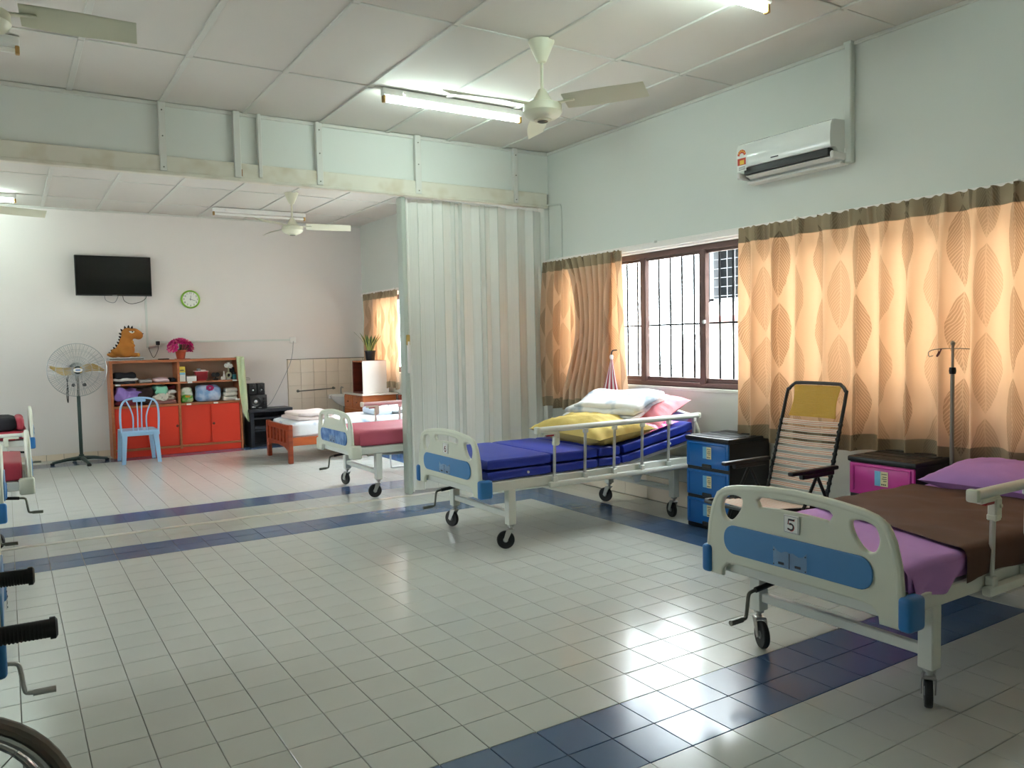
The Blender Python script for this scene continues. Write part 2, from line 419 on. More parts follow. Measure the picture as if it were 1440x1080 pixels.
for n_, (x, y) in enumerate(cells):
    if x > XW+.02 or y > YB+.02: continue
    b = is_blue(x, y); tx, ty, dz = random.gauss(0, .0011), random.gauss(0, .0011), random.uniform(-.0006, 0)
    if n_ < 300:
        inst(me_btile if b else me_tile, 'tile', floor, (x, y, dz), (tx, ty, 0))
    else:
        h = .0985; q = [(x-h, y-h), (x+h, y-h), (x+h, y+h), (x-h, y+h)]
        rest.add([(a, c, dz+(c-y)*tx-(a-x)*ty) for a, c in q]+[(a, c, -.02) for a, c in q],
                 [(0, 1, 2, 3), (0, 4, 5, 1), (1, 5, 6, 2), (2, 6, 7, 3), (3, 7, 4, 0)], 1 if b else 0)
rf = rest.build('tile_field', [M_tile, M_blue_tile], floor, smooth=0); rf['kind'] = 'stuff'
M_thresh = mat('cream_threshold_stone', 'cfcbbd', .3)
MB().rbox((XL, 4.803, -.02), (XW, 4.877, .002), .003, 1).build('threshold', M_thresh, floor)

# walls
def wall(name, boxes, m=M_wall):
    mb = MB()
    for a, b in boxes: mb.box(a, b)
    return struct(mb.build(name, m, smooth=0))
XO = XW+.14
wr = wall('wall_right', [((XW, YK, -.1), (XO, YB+.14, 1.02)), ((XW, YK, 2.2), (XO, YP, 3.5)), ((XW, YP, 2.15), (XO, YB+.14, 3.5)),
     ((XW, YK, 1.02), (XO, -1.2, 2.2)), ((XW, 4.6, 1.02), (XO, YP, 2.2)), ((XW, YP, 1.02), (XO, 5.5, 2.15)), ((XW, 9.3, 1.02), (XO, YB+.14, 2.15))])
wf = wall('wall_far', [((XL-.14, YB, -.1), (XW, YB+.14, 3.5))], M_wall_lit)
WL = XL-.14
wl = wall('wall_left', [((WL, YK, -.1), (XL, YB, 1.5)), ((WL, YK, 2.2), (XL, YB, 3.5)), ((WL, YK, 1.5), (XL, 2.5, 2.2)), ((WL, 3.5, 1.5), (XL, 5.4, 2.2)), ((WL, 7.4, 1.5), (XL, YB, 2.2))])
wk = wall('wall_back', [((XL-.14, YK-.14, -.1), (XO, YK, 3.5))])
sun_block_roof = struct(MB().box((XL-.6, YK-.6, 3.5), (XO+.35, YB+.6, 3.62)).build('sun_block_roof', mat('grey_roof', '8a8a88', .8), smooth=0))  # unseen slab added above the ceilings to block the sun
# header over the folding partition
wm = wall('wall_middle', [((XL, YP-.04, 2.95), (XW, YP+.06, ZC+.06))])
MB().rbox((XL, YP-.075, 2.822), (2.60, YP+.09, 2.952), .006, 1).build('beam', M_beam, wm)
MB().rbox((XL, YP-.095, 2.800), (2.60, YP-.055, 2.826), .004, 1).build('beam_lip', M_beam, wm)
MB().box((-.497, YP-.082, 2.845), (-.47, YP-.074, 2.90)).build('bare_patch', M_bare, wm, smooth=0)
for x, w_ in ((-2.3, .05), (-1.073, .05), (-.505, .055), (-.32, .03), (.19, .055), (1.135, .06), (2.215, .05)):
    zb = 2.83 if w_ > .04 else 2.845
    MB().rbox((x-w_/2, YP-.088, zb), (x+w_/2, YP-.04, ZC), .004, 1).build('batten', M_batten, wm)
for x in (-1.073, .19, 1.135, 2.215):
    for z in (2.86, 3.1, 3.3):
        MB().lathe([(.006, -.003), (.006, .003)], (x, YP-.09, z), 8, 'y').build('screw', M_dsteel, wm)
MB().rbox((XL, YP-.055, ZC-.03), (XW, YP-.04, ZC), .003, 1).build('cornice', M_batten, wm)
# ceilings
def ceil(name, z, xs, ys):
    c = struct(MB().box((XL-.1, ys[0]-.05, z+.012), (XW+.1, ys[-1]+.05, z+.06)).build(name, mat('dark_ceiling_void', '8e8a82', .9), smooth=0))
    cache = {}
    for i in range(len(xs)-1):
        for j in range(len(ys)-1):
            wx, wy = round(xs[i+1]-xs[i]-.008, 3), round(ys[j+1]-ys[j]-.008, 3)
            if (wx, wy) not in cache:
                cache[wx, wy] = MB().rbox((-wx/2, -wy/2, 0), (wx/2, wy/2, .012), .002, 1).mesh('panel', M_ceil)
            inst(cache[wx, wy], 'panel', c, ((xs[i]+xs[i+1])/2, (ys[j]+ys[j+1])/2, z+random.uniform(0, .003)), (random.gauss(0, .0015), random.gauss(0, .0015), 0))
    for x in xs[1:-1]:
        for j in range(len(ys)-1):
            MB().rbox((x-.02, ys[j]+.004, z-.010), (x+.02, ys[j+1]-.004, z+.004), .003, 1).build('batten', M_batten, c)
    for y in ys[1:-1]:
        for i in range(len(xs)-1):
            MB().rbox((xs[i]+.022, y-.012, z-.006), (xs[i+1]-.022, y+.012, z+.004), .002, 1).build('batten', M_batten, c)
    return c
xs = [XL, -4.21, -3.59, -2.96, -2.33, -1.70, -1.07, -.43, .21, .84, 1.47, 2.09, XW]
ceil('ceiling', ZC, xs, [YK, -2.98, -1.64, -.32, 1.01, 2.34, 3.68, YP-.05])
ceil('ceiling.001', ZF, xs, [YP+.07, 6.5, 7.85, 9.15, YB])
struct(MB().rbox((XL, YB-.02, ZF-.025), (XW, YB, ZF), .004, 1).build('trim_1', M_batten))
struct(MB().rbox((XW-.02, YK, ZC-.025), (XW, YP, ZC), .004, 1).build('trim_2', M_batten))
# tiled skirting and the tiled splashback on the far wall
bb = struct(MB().box((XL, YB-.006, 0), (1.40, YB, .075)).build('baseboard_far', M_grout, smooth=0))
me_sk = MB().rbox((-.098, -.006, 0), (.098, .006, .078), .002, 1).mesh('tile', M_walltile)
for k in range(30):
    inst(me_sk, 'tile', bb, (1.30-.2*k, YB-.012, 0))
me_wt = MB().rbox((-.0985, -.005, -.0985), (.0985, .005, .0985), .002, 1).mesh('tile', M_walltile)
sp_ = struct(MB().box((1.40, YB-.004, 0), (XW, YB, 1.225)).build('trim_5', mat('beige_grout', 'cbbca6', .8), smooth=0))
for i in range(6):
    for j in range(6):
        inst(me_wt, 'tile', sp_, (1.505+.2*i+.0, YB-.007, 1.125-.2*j), (random.gauss(0, .002), 0, random.gauss(0, .002)))
MB().rbox((1.395, YB-.012, 1.225), (XW, YB, 1.235), .002, 1).build('tile_trim', M_dsteel, sp_)
br = struct(MB().box((XW-.006, YK, 0), (XW, YP, .21)).build('baseboard_right', M_grout, smooth=0))
me_st = MB().rbox((-.006, -.149, 0), (.006, .149, .21), .002, 1).mesh('tile', M_walltile)
for k in range(22):
    inst(me_st, 'tile', br, (XW-.012, 4.70-.3*k, 0))

# windows: brown sliding frames, panes, outside grille
def window(name, y0, y1, z0, z1, mulls, bars_y, hz, X=XW+.05, sd=1):
    f = MB()
    for a, b in (((X-.03, y0, z0), (X+.05, y1, z0+.045)), ((X-.03, y0, z1-.05), (X+.05, y1, z1)), ((X-.03, y0, z0), (X+.05, y0+.045, z1)), ((X-.03, y1-.045, z0), (X+.05, y1, z1))):
        f.rbox(a, b, .006, 1)
    wd = struct(f.build(name, M_brown))
    ms = [y0]+mulls+[y1]
    for k, y in enumerate(mulls):
        MB().rbox((X-.035, y-.035, z0+.03), (X+.02, y+.035, z1-.04), .006, 1).build('mullion', M_brown, wd)
    for a, b in zip(ms[:-1], ms[1:]):
        s = MB(); h = .022
        for p, q in (((X-.01, a+.03, z0+.045), (X+.015, b-.03, z0+.045+h*1.6)), ((X-.01, a+.03, z1-.05-h), (X+.015, b-.03, z1-.05))): s.rbox(p, q, .004, 1)
        s.build('sash', M_brown, wd)
        MB().box((X, a+.03, z0+.06), (X+.005, b-.03, z1-.06)).build('pane', M_glass, wd, smooth=0)
    for y in bars_y:
        MB().tube([(X+.13*sd, y, z0-.02), (X+.13*sd, y, z1+.05)], .0095, 6).build('bar', M_bar, wd)
    for z in hz:
        MB().tube([(X+.12*sd, y0, z), (X+.12*sd, y1, z)], .0095, 6).build('bar', M_bar, wd)
    return wd
M_bar = mat('dark_painted_grille', '161618', .8, var=0, spec=.1)
w1 = window('window_1', -1.2, 4.6, 1.02, 2.2, [-.1, .6, 1.3, 2.0, 2.70, 3.42, 4.0], [-1.1+.1445*k for k in range(39)], [1.557])
MB().lathe([(0, -.012), (.016, -.01), (.018, 0), (.01, .012), (0, .014)], (XW+.005, 2.665, 1.565), 12, 'x').build('latch', M_steel, w1)
w2 = window('window_2', 5.5, 9.3, 1.02, 2.15, [6.45, 7.4, 8.35], [5.6+.1445*k for k in range(26)], [1.557])
w3 = window('added_window_3', 2.5, 3.5, 1.5, 2.2, [3.0], [2.6+.145*k for k in range(6)], [], XL-.05, -1)  # unseen left-wall window, added to brighten the front left floor
w4 = window('added_window_4', 5.4, 7.4, 1.5, 2.2, [6.4], [5.5+.145*k for k in range(13)], [], XL-.05, -1)  # unseen left-wall window, added and sized to brighten the far room
# window sills of plain white render
struct(MB().rbox((XW-.012, -1.25, .99), (XW+.02, 4.62, 1.02), .004, 1).build('trim_3', M_wall))
struct(MB().rbox((XW-.012, 5.45, .99), (XW+.02, 9.35, 1.02), .004, 1).build('trim_4', M_wall))

# outside: yard, neighbouring house
yard = struct(MB().box((-30, -30, -.5), (30, 40, -.13)).build('ground', mat('pale_concrete_yard', 'cfccc4', .8, var=.08, scale=.8), smooth=0))
M_house = mat('white_house_render', 'ebe8e2', .8, var=.04)
nb = thing('neighbouring_house', 'white rendered house with barred upper windows seen through the window', 'house', (6.2, 0, -.1))
MB().box((0, -12, 0), (.25, 6.15, 1.75)).build('lower_wall', M_house, nb, smooth=0)
MB().rbox((-.10, -12, 1.75), (.3, 6.15, 1.83), .01, 1).build('ledge', mat('pink_painted_ledge', 'c98078', .7), nb)
MB().box((0, -12, 1.83), (.25, 6.15, 2.02)).build('band', M_house, nb, smooth=0)
MB().box((.14, -12, 2.0), (.3, 6.15, 3.3)).build('upper_wall', mat('slate_render', '1d1f23', .9, var=.2, scale=3, spec=.08), nb, smooth=0)
M_grille = mat('grey_window_grille', '6a6c70', .8, var=0, spec=.1)
M_dkglass = mat('dark_window_glass', '0f1114', .5, var=.1, spec=.1)
M_bluewin = mat('blue_window_glass', '102548', .5, var=.2, spec=.1)
for n_, (y0, y1) in enumerate(((-3.0, -1.4), (1.2, 2.8), (4.0, 4.95), (5.12, 5.95)  )):
    f = MB()
    for a, b in (((-.02, y0, 2.04), (.16, y0+.07, 2.85)), ((-.02, y1-.07, 2.04), (.16, y1, 2.85)), ((-.02, y0, 2.79), (.16, y1, 2.86)), ((-.02, y0, 2.02), (.16, y1, 2.07))): f.box(a, b)
    fw = f.build('window_frame', M_grille, nb, smooth=0)
    MB().box((.10, y0+.05, 2.05), (.13, y1-.05, 2.82)).build('pane', M_bluewin if n_ == 2 else M_dkglass, fw, smooth=0)
    g = MB()
    for k in range(int((y1-y0)/.14)): g.box((-.01, y0+.1+.14*k, 2.05), (.0, y0+.110+.14*k, 2.82))
    for k in range(6): g.box((-.012, y0, 2.1+.125*k), (-.002, y1, 2.108+.125*k))
    gg = g.build('grille', M_grille, fw, smooth=0)
MB().box((-1.0, -12, 3.3), (.6, 6.4, 3.45)).build('shading_eaves', M_house, nb, smooth=0)  # overhang made deep to shade the upper wall
pl = thing('brick_gate_pillar', 'pale brick pillar standing in the bright yard outside', 'pillar', (5.6, 5.87, -.1))
M_brick = mat('pale_brick', 'd9bfae', .8, var=.12); me_bk = MB().rbox((-.1, -.055, -.035), (.1, .055, .035), .006, 1).mesh('brick', M_brick)
MB().box((-.1, -.11, 0), (.1, .11, 1.5)).build('core', mat('pale_mortar', 'e0d8d0', .9), pl, smooth=0)
for r_ in range(19):
    for s_ in (-1, 1):
        inst(me_bk, 'brick', pl, (-.012+.004*random.random(), s_*.058, .04+.079*r_))
MB().rbox((-.14, -.14, 1.5), (.14, .14, 1.58), .02, 1).build('cap', M_house, pl)

# ---------------------------------------------------------------- folding partition
fp = thing('folding_partition', 'pale grey pleated folding partition drawn to one side under the beam', 'partition', (0, 0, 0))
fx = [1.035, 1.06, 1.145, 1.17, 1.30, 1.325, 1.41, 1.515, 1.54, 1.60, 1.62, 1.745, 1.82, 1.845, 1.88, 1.955, 2.03, 2.15, 2.265, 2.38, 2.46, 2.575]
ysgn = -1
for k, (a, b) in enumerate(zip(fx[:-1], fx[1:])):
    w_ = b-a; amp = .019 if w_ > .06 else .019
    ya, yb = YP+.005+amp*ysgn, YP+.005-amp*ysgn; ysgn = -ysgn
    ztop = 2.795-.012*max(0, (a-1.5))-.006*(k % 3)
    d = Vector((b-a, yb-ya, 0)); nrm = Vector((-d.y, d.x, 0)).normalized()*.004
    mb = MB(); A, B = Vector((a, ya, 0)), Vector((b, yb, 0)); e = d.normalized()*.0005
    q = [A+e-nrm, B-e-nrm, B-e+nrm, A+e+nrm]
    mb.add([(p.x, p.y, .035) for p in q]+[(p.x, p.y, ztop) for p in q], [(0, 3, 2, 1), (4, 5, 6, 7), (0, 1, 5, 4), (1, 2, 6, 5), (2, 3, 7, 6), (3, 0, 4, 7)])
    if w_ > .07:   # moulded ribs
        for t in (.33, .66):
            c = A.lerp(B, t); mb.tube([(c.x, c.y, .04), (c.x, c.y, ztop-.005)], .0055, 6)
    mb.build('panel', M_pvc, fp, smooth=30)
    MB().tube([(b, yb, .035), (b, yb, ztop)], .0058, 6).build('hinge_strip', M_pvcdark, fp)
MB().rbox((.962, YP-.05, .012), (1.008, YP+.06, 2.80), .008, 1).build('lead_post', mat('grey_green_pvc', 'b4bcb2', .45), fp)
MB().rbox((1.014, YP-.035, .03), (1.036, YP+.04, 2.795), .005, 1).build('lead_strip', M_pvc, fp)
hd = MB().rbox((.98, YP-.075, 1.16), (1.005, YP-.05, 1.46), .008, 2).build('handle', M_pelmet, fp)
MB().rbox((.975, YP-.072, 1.42), (1.01, YP-.05, 1.52), .006, 1).build('latch_plate', mat('aged_brass', 'b59a58', .4, .7), hd)
MB().rbox((2.575, YP-.05, .01), (2.638, YP+.06, 2.82), .006, 1).build('end_post', M_pvc, fp)
# thin pipe from the beam down the right wall
mb = MB().tube(smooth_loop([(2.59, YP-.08, 2.83), (2.62, YP-.10, 2.83), (2.632, YP-.22, 2.82), (2.632, YP-.27, 2.78), (2.632, YP-.275, 2.5), (2.632, YP-.275, 2.22)], 4, False), .007, 6)
tag(mb.build('conduit', M_wall), 'thin white conduit running from the beam end down behind the curtain', 'conduit')

# ---------------------------------------------------------------- curtains and rails
def sheet_uv(name, fn, nu, nv, m, parent=None):
    """fn(s,t)->(point,(u,v))"""
    vs_ = []; uvs = []
    for i in range(nu+1):
        for j in range(nv+1):
            p, q = fn(i/nu, j/nv); vs_.append(p); uvs.append(q)
    fs = [(i*(nv+1)+j, (i+1)*(nv+1)+j, (i+1)*(nv+1)+j+1, i*(nv+1)+j+1) for i in range(nu) for j in range(nv)]
    me = bpy.data.meshes.new(name); me.from_pydata(vs_, [], fs); me.materials.append(m)
    uvl = me.uv_layers.new(name='UVMap')
    idx = [0]*len(me.loops); me.loops.foreach_get('vertex_index', idx)
    uvl.data.foreach_set('uv', [c for i in idx for c in uvs[i]])
    me.polygons.foreach_set('use_smooth', [True]*len(me.polygons)); me.update()
    o = bpy.data.objects.new(name, me); COL.objects.link(o); o.parent = parent; return o
def curtain(label, x, y0, y1, zt, zb, folds, amp, full, seed, flare=0, bunch=None, group='leaf patterned curtains'):
    def base(s, t, dx=0):
        ph = 2*PI*folds*s+1.6*noise.noise(Vector((s*5, seed, 0)))+.8*noise.noise(Vector((s*9, t*1.4, seed)))
        gath = 1.0
        A = amp*(.55+.45*min(1, t*2.2))*(1+.5*noise.noise(Vector((s*4, seed+4, t*.8))))
        hdk = max(0, 1-t/.085)
        fr_ = (folds*1.6*s) % 1; pin_ = math.exp(-((fr_-.5)/.07)**2)*max(0, 1-t/.16)
        xx = x+A*math.sin(ph)*(1-.5*hdk)-.030*pin_+dx
        yy = y0+(y1-y0)*s+.35*A*math.cos(ph)*(1 if t > .05 else .4)
        if flare: yy += flare*t*(s-.5)
        if bunch: yy += bunch(s, t)
        zz = zt+(zb-zt)*t-.012*math.sin(ph*.5+seed)*t+.014*noise.noise(Vector((s*7, seed, 2)))*t+(.006*math.sin(2*PI*folds*3*s) if t < .03 else 0)
        return Vector((xx, yy, zz)), (s*full, -(zt+(zb-zt)*t)+seed*.17)
    nu = int(folds*22)
    c = sheet_uv('curtain', base, nu, 26, M_curtain); tag(c, label, 'curtain', None)
    sheet_uv('hem', lambda s, t: base(s, .935+.067*t, -.003), nu, 4, M_hem, c)
    sheet_uv('heading_band', lambda s, t: base(s, -.002+.068*t, -.003), nu, 4, M_hem, c)
    return c
curtain('long drawn leaf patterned curtain hanging behind the recliner and the pole', 2.505, 2.17, -1.25, 2.245, .675, 17, .046, 5.2, 1)
c2 = curtain('leaf patterned curtain bunched beside the folding partition above the blue bed', 2.535, 4.80, 3.55, 2.235, .76, 9, .05, 2.6, 2, flare=-.16)
def gather(s, t):   # doubled part pushed back over the rest of the curtain
    ph = 2*PI*7*s+1.5*noise.noise(Vector((s*6, 9, t)))
    A = .034*(.6+.4*min(1, t*3)); wdt = .70-.20*math.sin(PI*min(1, t*1.15))
    return Vector((2.478+A*math.sin(ph), 3.63+.06*t+wdt*s+.3*A*math.cos(ph), 2.228-1.46*t+.012*math.sin(ph*.7)*t)), (s*1.6+.1, -(2.23-1.46*t))
sheet_uv('gathered_fold', gather, 120, 24, M_curtain, c2)
sheet_uv('hem', lambda s, t: (lambda r: (r[0]-Vector((.004, 0, 0)), r[1]))(gather(s, .935+.067*t)), 120, 4, M_hem, c2)
sheet_uv('heading_band', lambda s, t: (lambda r: (r[0]-Vector((.004, 0, 0)), r[1]))(gather(s, .068*t)), 120, 4, M_hem, c2)
curtain('short leaf patterned curtain behind the potted snake plant in the far room', 2.535, 9.70, 8.42, 2.20, .80, 8, .045, 2.6, 3)
def rail(label, y0, y1, z):
    r = thing('curtain_rail', label, 'curtain rail', (2.575, (y0+y1)/2, z)); h = (y1-y0)/2
    MB().rbox((-.014, -h, -.028), (.014, h, .014), .004, 1).build('track', M_pelmet, r)
    MB().rbox((.02, -h, -.045), (.063, h, .03), .004, 1).build('backing_board', M_pelmet, r)
    for k in range(5):
        y = -h+.2+k*(2*h-.4)/4
        MB().rbox((-.01, y-.012, .012), (.064, y+.012, .034), .003, 1).build('bracket', M_white, r)
rail('white curtain rail above the front room windows', -1.4, 4.83, 2.245)
rail('white curtain rail above the far room window', 5.3, 9.85, 2.21)

# ---------------------------------------------------------------- fluorescent battens
def lamp(x, y, z, lit, label, group=None):
    t = thing('fluorescent_light', label, 'light', (x, y, z), 0, group)
    MB().rbox((-.625, -.03, -.055), (.625, .03, 0), .006, 1).build('housing', M_white, t)
    for s in (-1, 1):
        h = MB().rbox((s*.612-.012, -.018, -.105), (s*.612+.012, .018, -.055), .004, 1).build('lamp_holder', M_brass, t)
    MB().lathe([(.013, -.6), (.0165, -.592), (.0165, .592), (.013, .6)], (0, 0, -.083), 16, 'x').build('tube', M_tube if lit else M_tubeoff, t)
    MB().lathe([(.011, -.02), (.014, -.016), (.014, .0)], (-.46, -.036, -.028), 10, 'y').build('starter', M_pelmet, t)
    return t
lamp(.92, 3.66, ZC-.005, True, 'lit fluorescent batten light beside the near ceiling fan')
lamp(.92, 1.10, ZC-.005, True, 'lit fluorescent batten light cut off by the top of the photo')
lamp(-2.65, 3.83, ZC-.005, False, 'unlit fluorescent batten light in the upper left corner of the photo')
lamp(.84, 9.10, ZF-.005, False, 'unlit fluorescent batten light behind the far ceiling fan')
lamp(-2.62, 9.15, ZF-.005, True, 'lit fluorescent batten light above the left end of the far wall')

# ---------------------------------------------------------------- ceiling fans
M_fan = mat('cream_fan_enamel', 'dcdcc6', .35, var=.02)
def ceiling_fan(x, y, z, a0, label, R=.70):
    t = thing('ceiling_fan', label, 'fan', (x, y, z))
    MB().lathe([(.03, 0.0), (.085, -.002), (.085, -.012), (.03, -.135), (.018, -.14), (.0, -.14)], (0, 0, 0), 20).build('canopy', M_fan, t)
    MB().tube([(0, 0, -.13), (0, 0, -.33)], .011, 10).build('down_rod', M_fan, t)
    MB().lathe([(.0, -.305), (.022, -.307), (.035, -.33), (.06, -.375), (.075, -.392), (.0, -.393)], (0, 0, 0), 24).build('cone_cover', M_fan, t)
    m = MB().lathe([(.0, -.396), (.10, -.398), (.125, -.41), (.128, -.455), (.115, -.475), (.09, -.492), (.06, -.50), (.055, -.508), (.0, -.512)], (0, 0, 0), 28).build('motor_housing', M_fan, t)
    MB().lathe([(.03, -.512), (.034, -.515), (.034, -.511)], (0, 0, 0), 20).build('ring_mark', M_dsteel, m)
    for k in range(3):
        a = a0+2*PI*k/3
        fn = lambda u, v: Vector((.16+(R-.16)*u, (v-.5)*(.115+.03*math.sin(PI*min(1, u*1.1)))+.015*math.sin(u*2), -.405-(v-.5)*.055-.012*u))
        mb = MB().grid(fn, 14, 4); up = len(mb.v)
        mb.add([(p[0], p[1], p[2]-.004) for p in mb.v[:up]], [tuple(i for i in f[::-1]) for f in mb.f[:56]])
        b = mb.build('blade', M_fan, t); b.rotation_euler = (0, 0, a)
        ir = MB().rbox((.09, -.02, -.412), (.23, .02, -.404), .003, 1).build('blade_iron', M_fan, b)
    return t
ceiling_fan(.82, 2.31, ZC, math.radians(-62), 'cream ceiling fan hanging beside the lit tube in the front room')
ceiling_fan(.84, 7.70, ZF, math.radians(-20), 'cream ceiling fan in the far room seen under the beam')
ceiling_fan(-2.22, 2.33, ZC, math.radians(-8), 'ceiling fan cut off by the upper left edge, one blade showing', .64)
ceiling_fan(-2.45, 7.70, ZF, math.radians(8), 'far room ceiling fan cut off by the left edge above the television wall', .70)

# ---------------------------------------------------------------- air conditioner
ac = thing('air_conditioner', 'white split air conditioner mounted high on the right wall', 'air conditioner', (XW, 1.735, 2.58))
hw = .395
prof = [(0, .285), (-.16, .28), (-.185, .268), (-.20, .24), (-.205, .18), (-.203, .115), (-.196, .098), (-.188, .095), (-.14, .10), (-.075, .03), (-.065, .0), (0, .0)]
mb = MB(); n_ = len(prof)
for sgn in (-1, 1): mb.add([(p[0], sgn*hw, p[1]) for p in prof], [])
mb.f += [tuple(range(n_)), tuple(range(2*n_-1, n_-1, -1))]+[(i, i+n_, (i+1) % n_+n_, (i+1) % n_) for i in range(n_)]; mb.m += [0]*(n_+2)
mb.build('body', mat('glossy_white_plastic', 'e9ece9', .12, var=0), ac, smooth=25)
MB().rbox((-.182, -hw+.03, .045), (-.090, hw-.05, .097), .004, 1).build('air_outlet', M_black, ac)
lo = MB(); lo.M = Matrix.Translation((-.135, 0, .032)) @ Matrix.Rotation(math.radians(14), 4, 'Y')
lo.rbox((-.03, -hw+.03, -.004), (.03, hw-.05, .004), .003, 1); lo.build('louver', M_white, ac)
MB().rbox((-.09, -hw, -.006), (-.0, hw, .012), .004, 1).build('bottom_tray', M_white, ac)
for s in (-1, 1): MB().rbox((-.195, s*hw-.012, .02), (-.05, s*hw+.012, .07), .008, 1).build('end_cheek', M_white, ac)
MB().box((-.2055, .02, .115), (-.2030, .085, .123)).build('maker_mark', M_ink, ac, smooth=0)
lb = MB(); pts = [(.0, 0), (.085, 0)]+[(.0425+.0425*math.cos(a*PI/8), .12+.0425*math.sin(a*PI/8)) for a in range(9)]
k0 = len(pts)
lab = MB().add([(-.208, .30+p[0], .07+p[1]) for p in pts], [tuple(range(k0))], 0)
arc = [(.0425+.039*math.cos(a*PI/10), .118+.039*math.sin(a*PI/10)) for a in range(11)]+[(.0425+.02*math.cos(a*PI/10), .112+.02*math.sin(a*PI/10)) for a in range(10, -1, -1)]
lab.add([(-.2085, .30+p[0], .07+p[1]) for p in arc], [tuple(range(len(arc)))], 1)
lab.add([(-.2085, .304, .115), (-.2085, .381, .115), (-.2085, .381, .165), (-.2085, .304, .165)], [(0, 1, 2, 3)], 1)
lab.add([(-.209, .32, .12), (-.209, .36, .12), (-.209, .36, .15), (-.209, .32, .15)], [(0, 1, 2, 3)], 3)
for k in range(3): lab.add([(-.209, .31, .08+k*.009), (-.209, .37, .08+k*.009), (-.209, .37, .083+k*.009), (-.209, .31, .083+k*.009)], [(0, 1, 2, 3)], 2)
for a in range(5):
    an = math.radians(30+30*a); cx, cz = .3425+.03*math.cos(an), .187+.03*math.sin(an)
    lab.add([(-.209, cx+.006*math.cos(q*PI/2.5+.3)*(1), cz+.006*math.sin(q*PI/2.5+.3)) for q in range(5)], [(0, 1, 2, 3, 4)], 3)
lab.build('energy_label', [M_paper, M_redprint, M_ink, mat('yellow_print', 'f0c84a', .6, var=0)], ac, smooth=0)
MB().rbox((-.055, -hw-.012, .03), (-.005, -hw+.004, .10), .012, 2).build('pipe_cover_cap', M_white, ac)
pc = thing('pipe_duct', 'square white pipe duct climbing from the air conditioner to the ceiling', 'duct', (XW, 1.325, 2.58))
MB().rbox((-.05, -.03, 0), (0, .02, .79), .006, 1).build('cover', M_wall, pc)
MB().rbox((-.055, -.034, .77), (0, .024, .79), .004, 1).build('end_collar', M_wall, pc)

# ---------------------------------------------------------------- far wall fittings
tv = thing('television', 'flat black television mounted on the far wall, switched off', 'television', (-.915, YB-.09, 2.155))
MB().rbox((-.46, -.02, 0), (.46, .02, .53), .006, 2).build('casing', M_black, tv)
MB().box((-.448, -.0215, .018), (.448, -.0195, .520)).build('screen', M_screen, tv, smooth=0)
MB().rbox((-.2, .02, .15), (.2, .085, .4), .005, 1).build('wall_bracket', M_black, tv)
MB().rbox((-.03, -.024, .003), (.03, -.02, .011), .001, 1).build('maker_mark', M_greyhub, tv)
cb = MB().tube(smooth_loop([(-.12, .03, .02), (-.10, .05, -.06), (-.0, .06, -.085), (.05, .03, .01)], 5, False), .004, 6)
cb.build('cable', M_greyhub, tv)
cb = MB().tube(smooth_loop([(.10, .03, .02), (.12, .05, -.06), (.20, .06, -.10), (.32, .06, -.075), (.385, .07, -.03), (.40, .07, .01)], 5, False), .004, 6)
cb.build('cable', M_black, tv)
tk = thing('cable_trunking', 'white cable trunking running below the television and along the far wall', 'trunking', (-.525, YB, 1.45))
MB().rbox((-.014, -.016, 0), (.014, 0, .71), .002, 1).build('upright_trunk', M_wall, tk)
MB().rbox((.12, -.016, .062), (2.02, 0, .09), .002, 1).build('level_trunk', M_wall, tk)
so_ = thing('wall_socket', 'white double wall socket with a black plug beneath the television', 'socket', (-.44, YB, 1.515))
MB().rbox((-.075, -.03, -.045), (.075, 0, .045), .008, 2).build('face_plate', M_white, so_)
pg = MB().rbox((.015, -.07, -.03), (.065, -.03, .025), .008, 2).build('plug', M_black, so_)
MB().tube(smooth_loop([(.04, -.06, -.03), (.035, -.06, -.10), (-.02, -.05, -.20), (-.06, -.03, -.12), (-.075, -.02, -.06)], 5, False), .004, 6).build('flex', M_black, pg)
s2 = thing('wall_socket', 'small white socket at the end of the trunking with a hanging cord', 'socket', (1.50, YB, 1.525))
MB().rbox((-.045, -.03, -.045), (.045, 0, .045), .008, 2).build('face_plate', M_white, s2)
MB().tube(smooth_loop([(0, -.035, -.02), (-.05, -.06, -.3), (-.22, -.12, -.62), (-.42, -.25, -.9), (-.52, -.3, -.97)], 6, False), .004, 6).build('flex', M_greyhub, s2)
sw = thing('light_switch', 'narrow white switch plate on the wall beside the trunking', 'switch', (-.615, YB, 1.74))
MB().rbox((-.02, -.012, -.05), (.02, 0, .05), .004, 1).build('face_plate', M_white, sw); MB().rbox((-.008, -.018, -.02), (.008, -.010, .02), .002, 1).build('rocker', M_pelmet, sw)

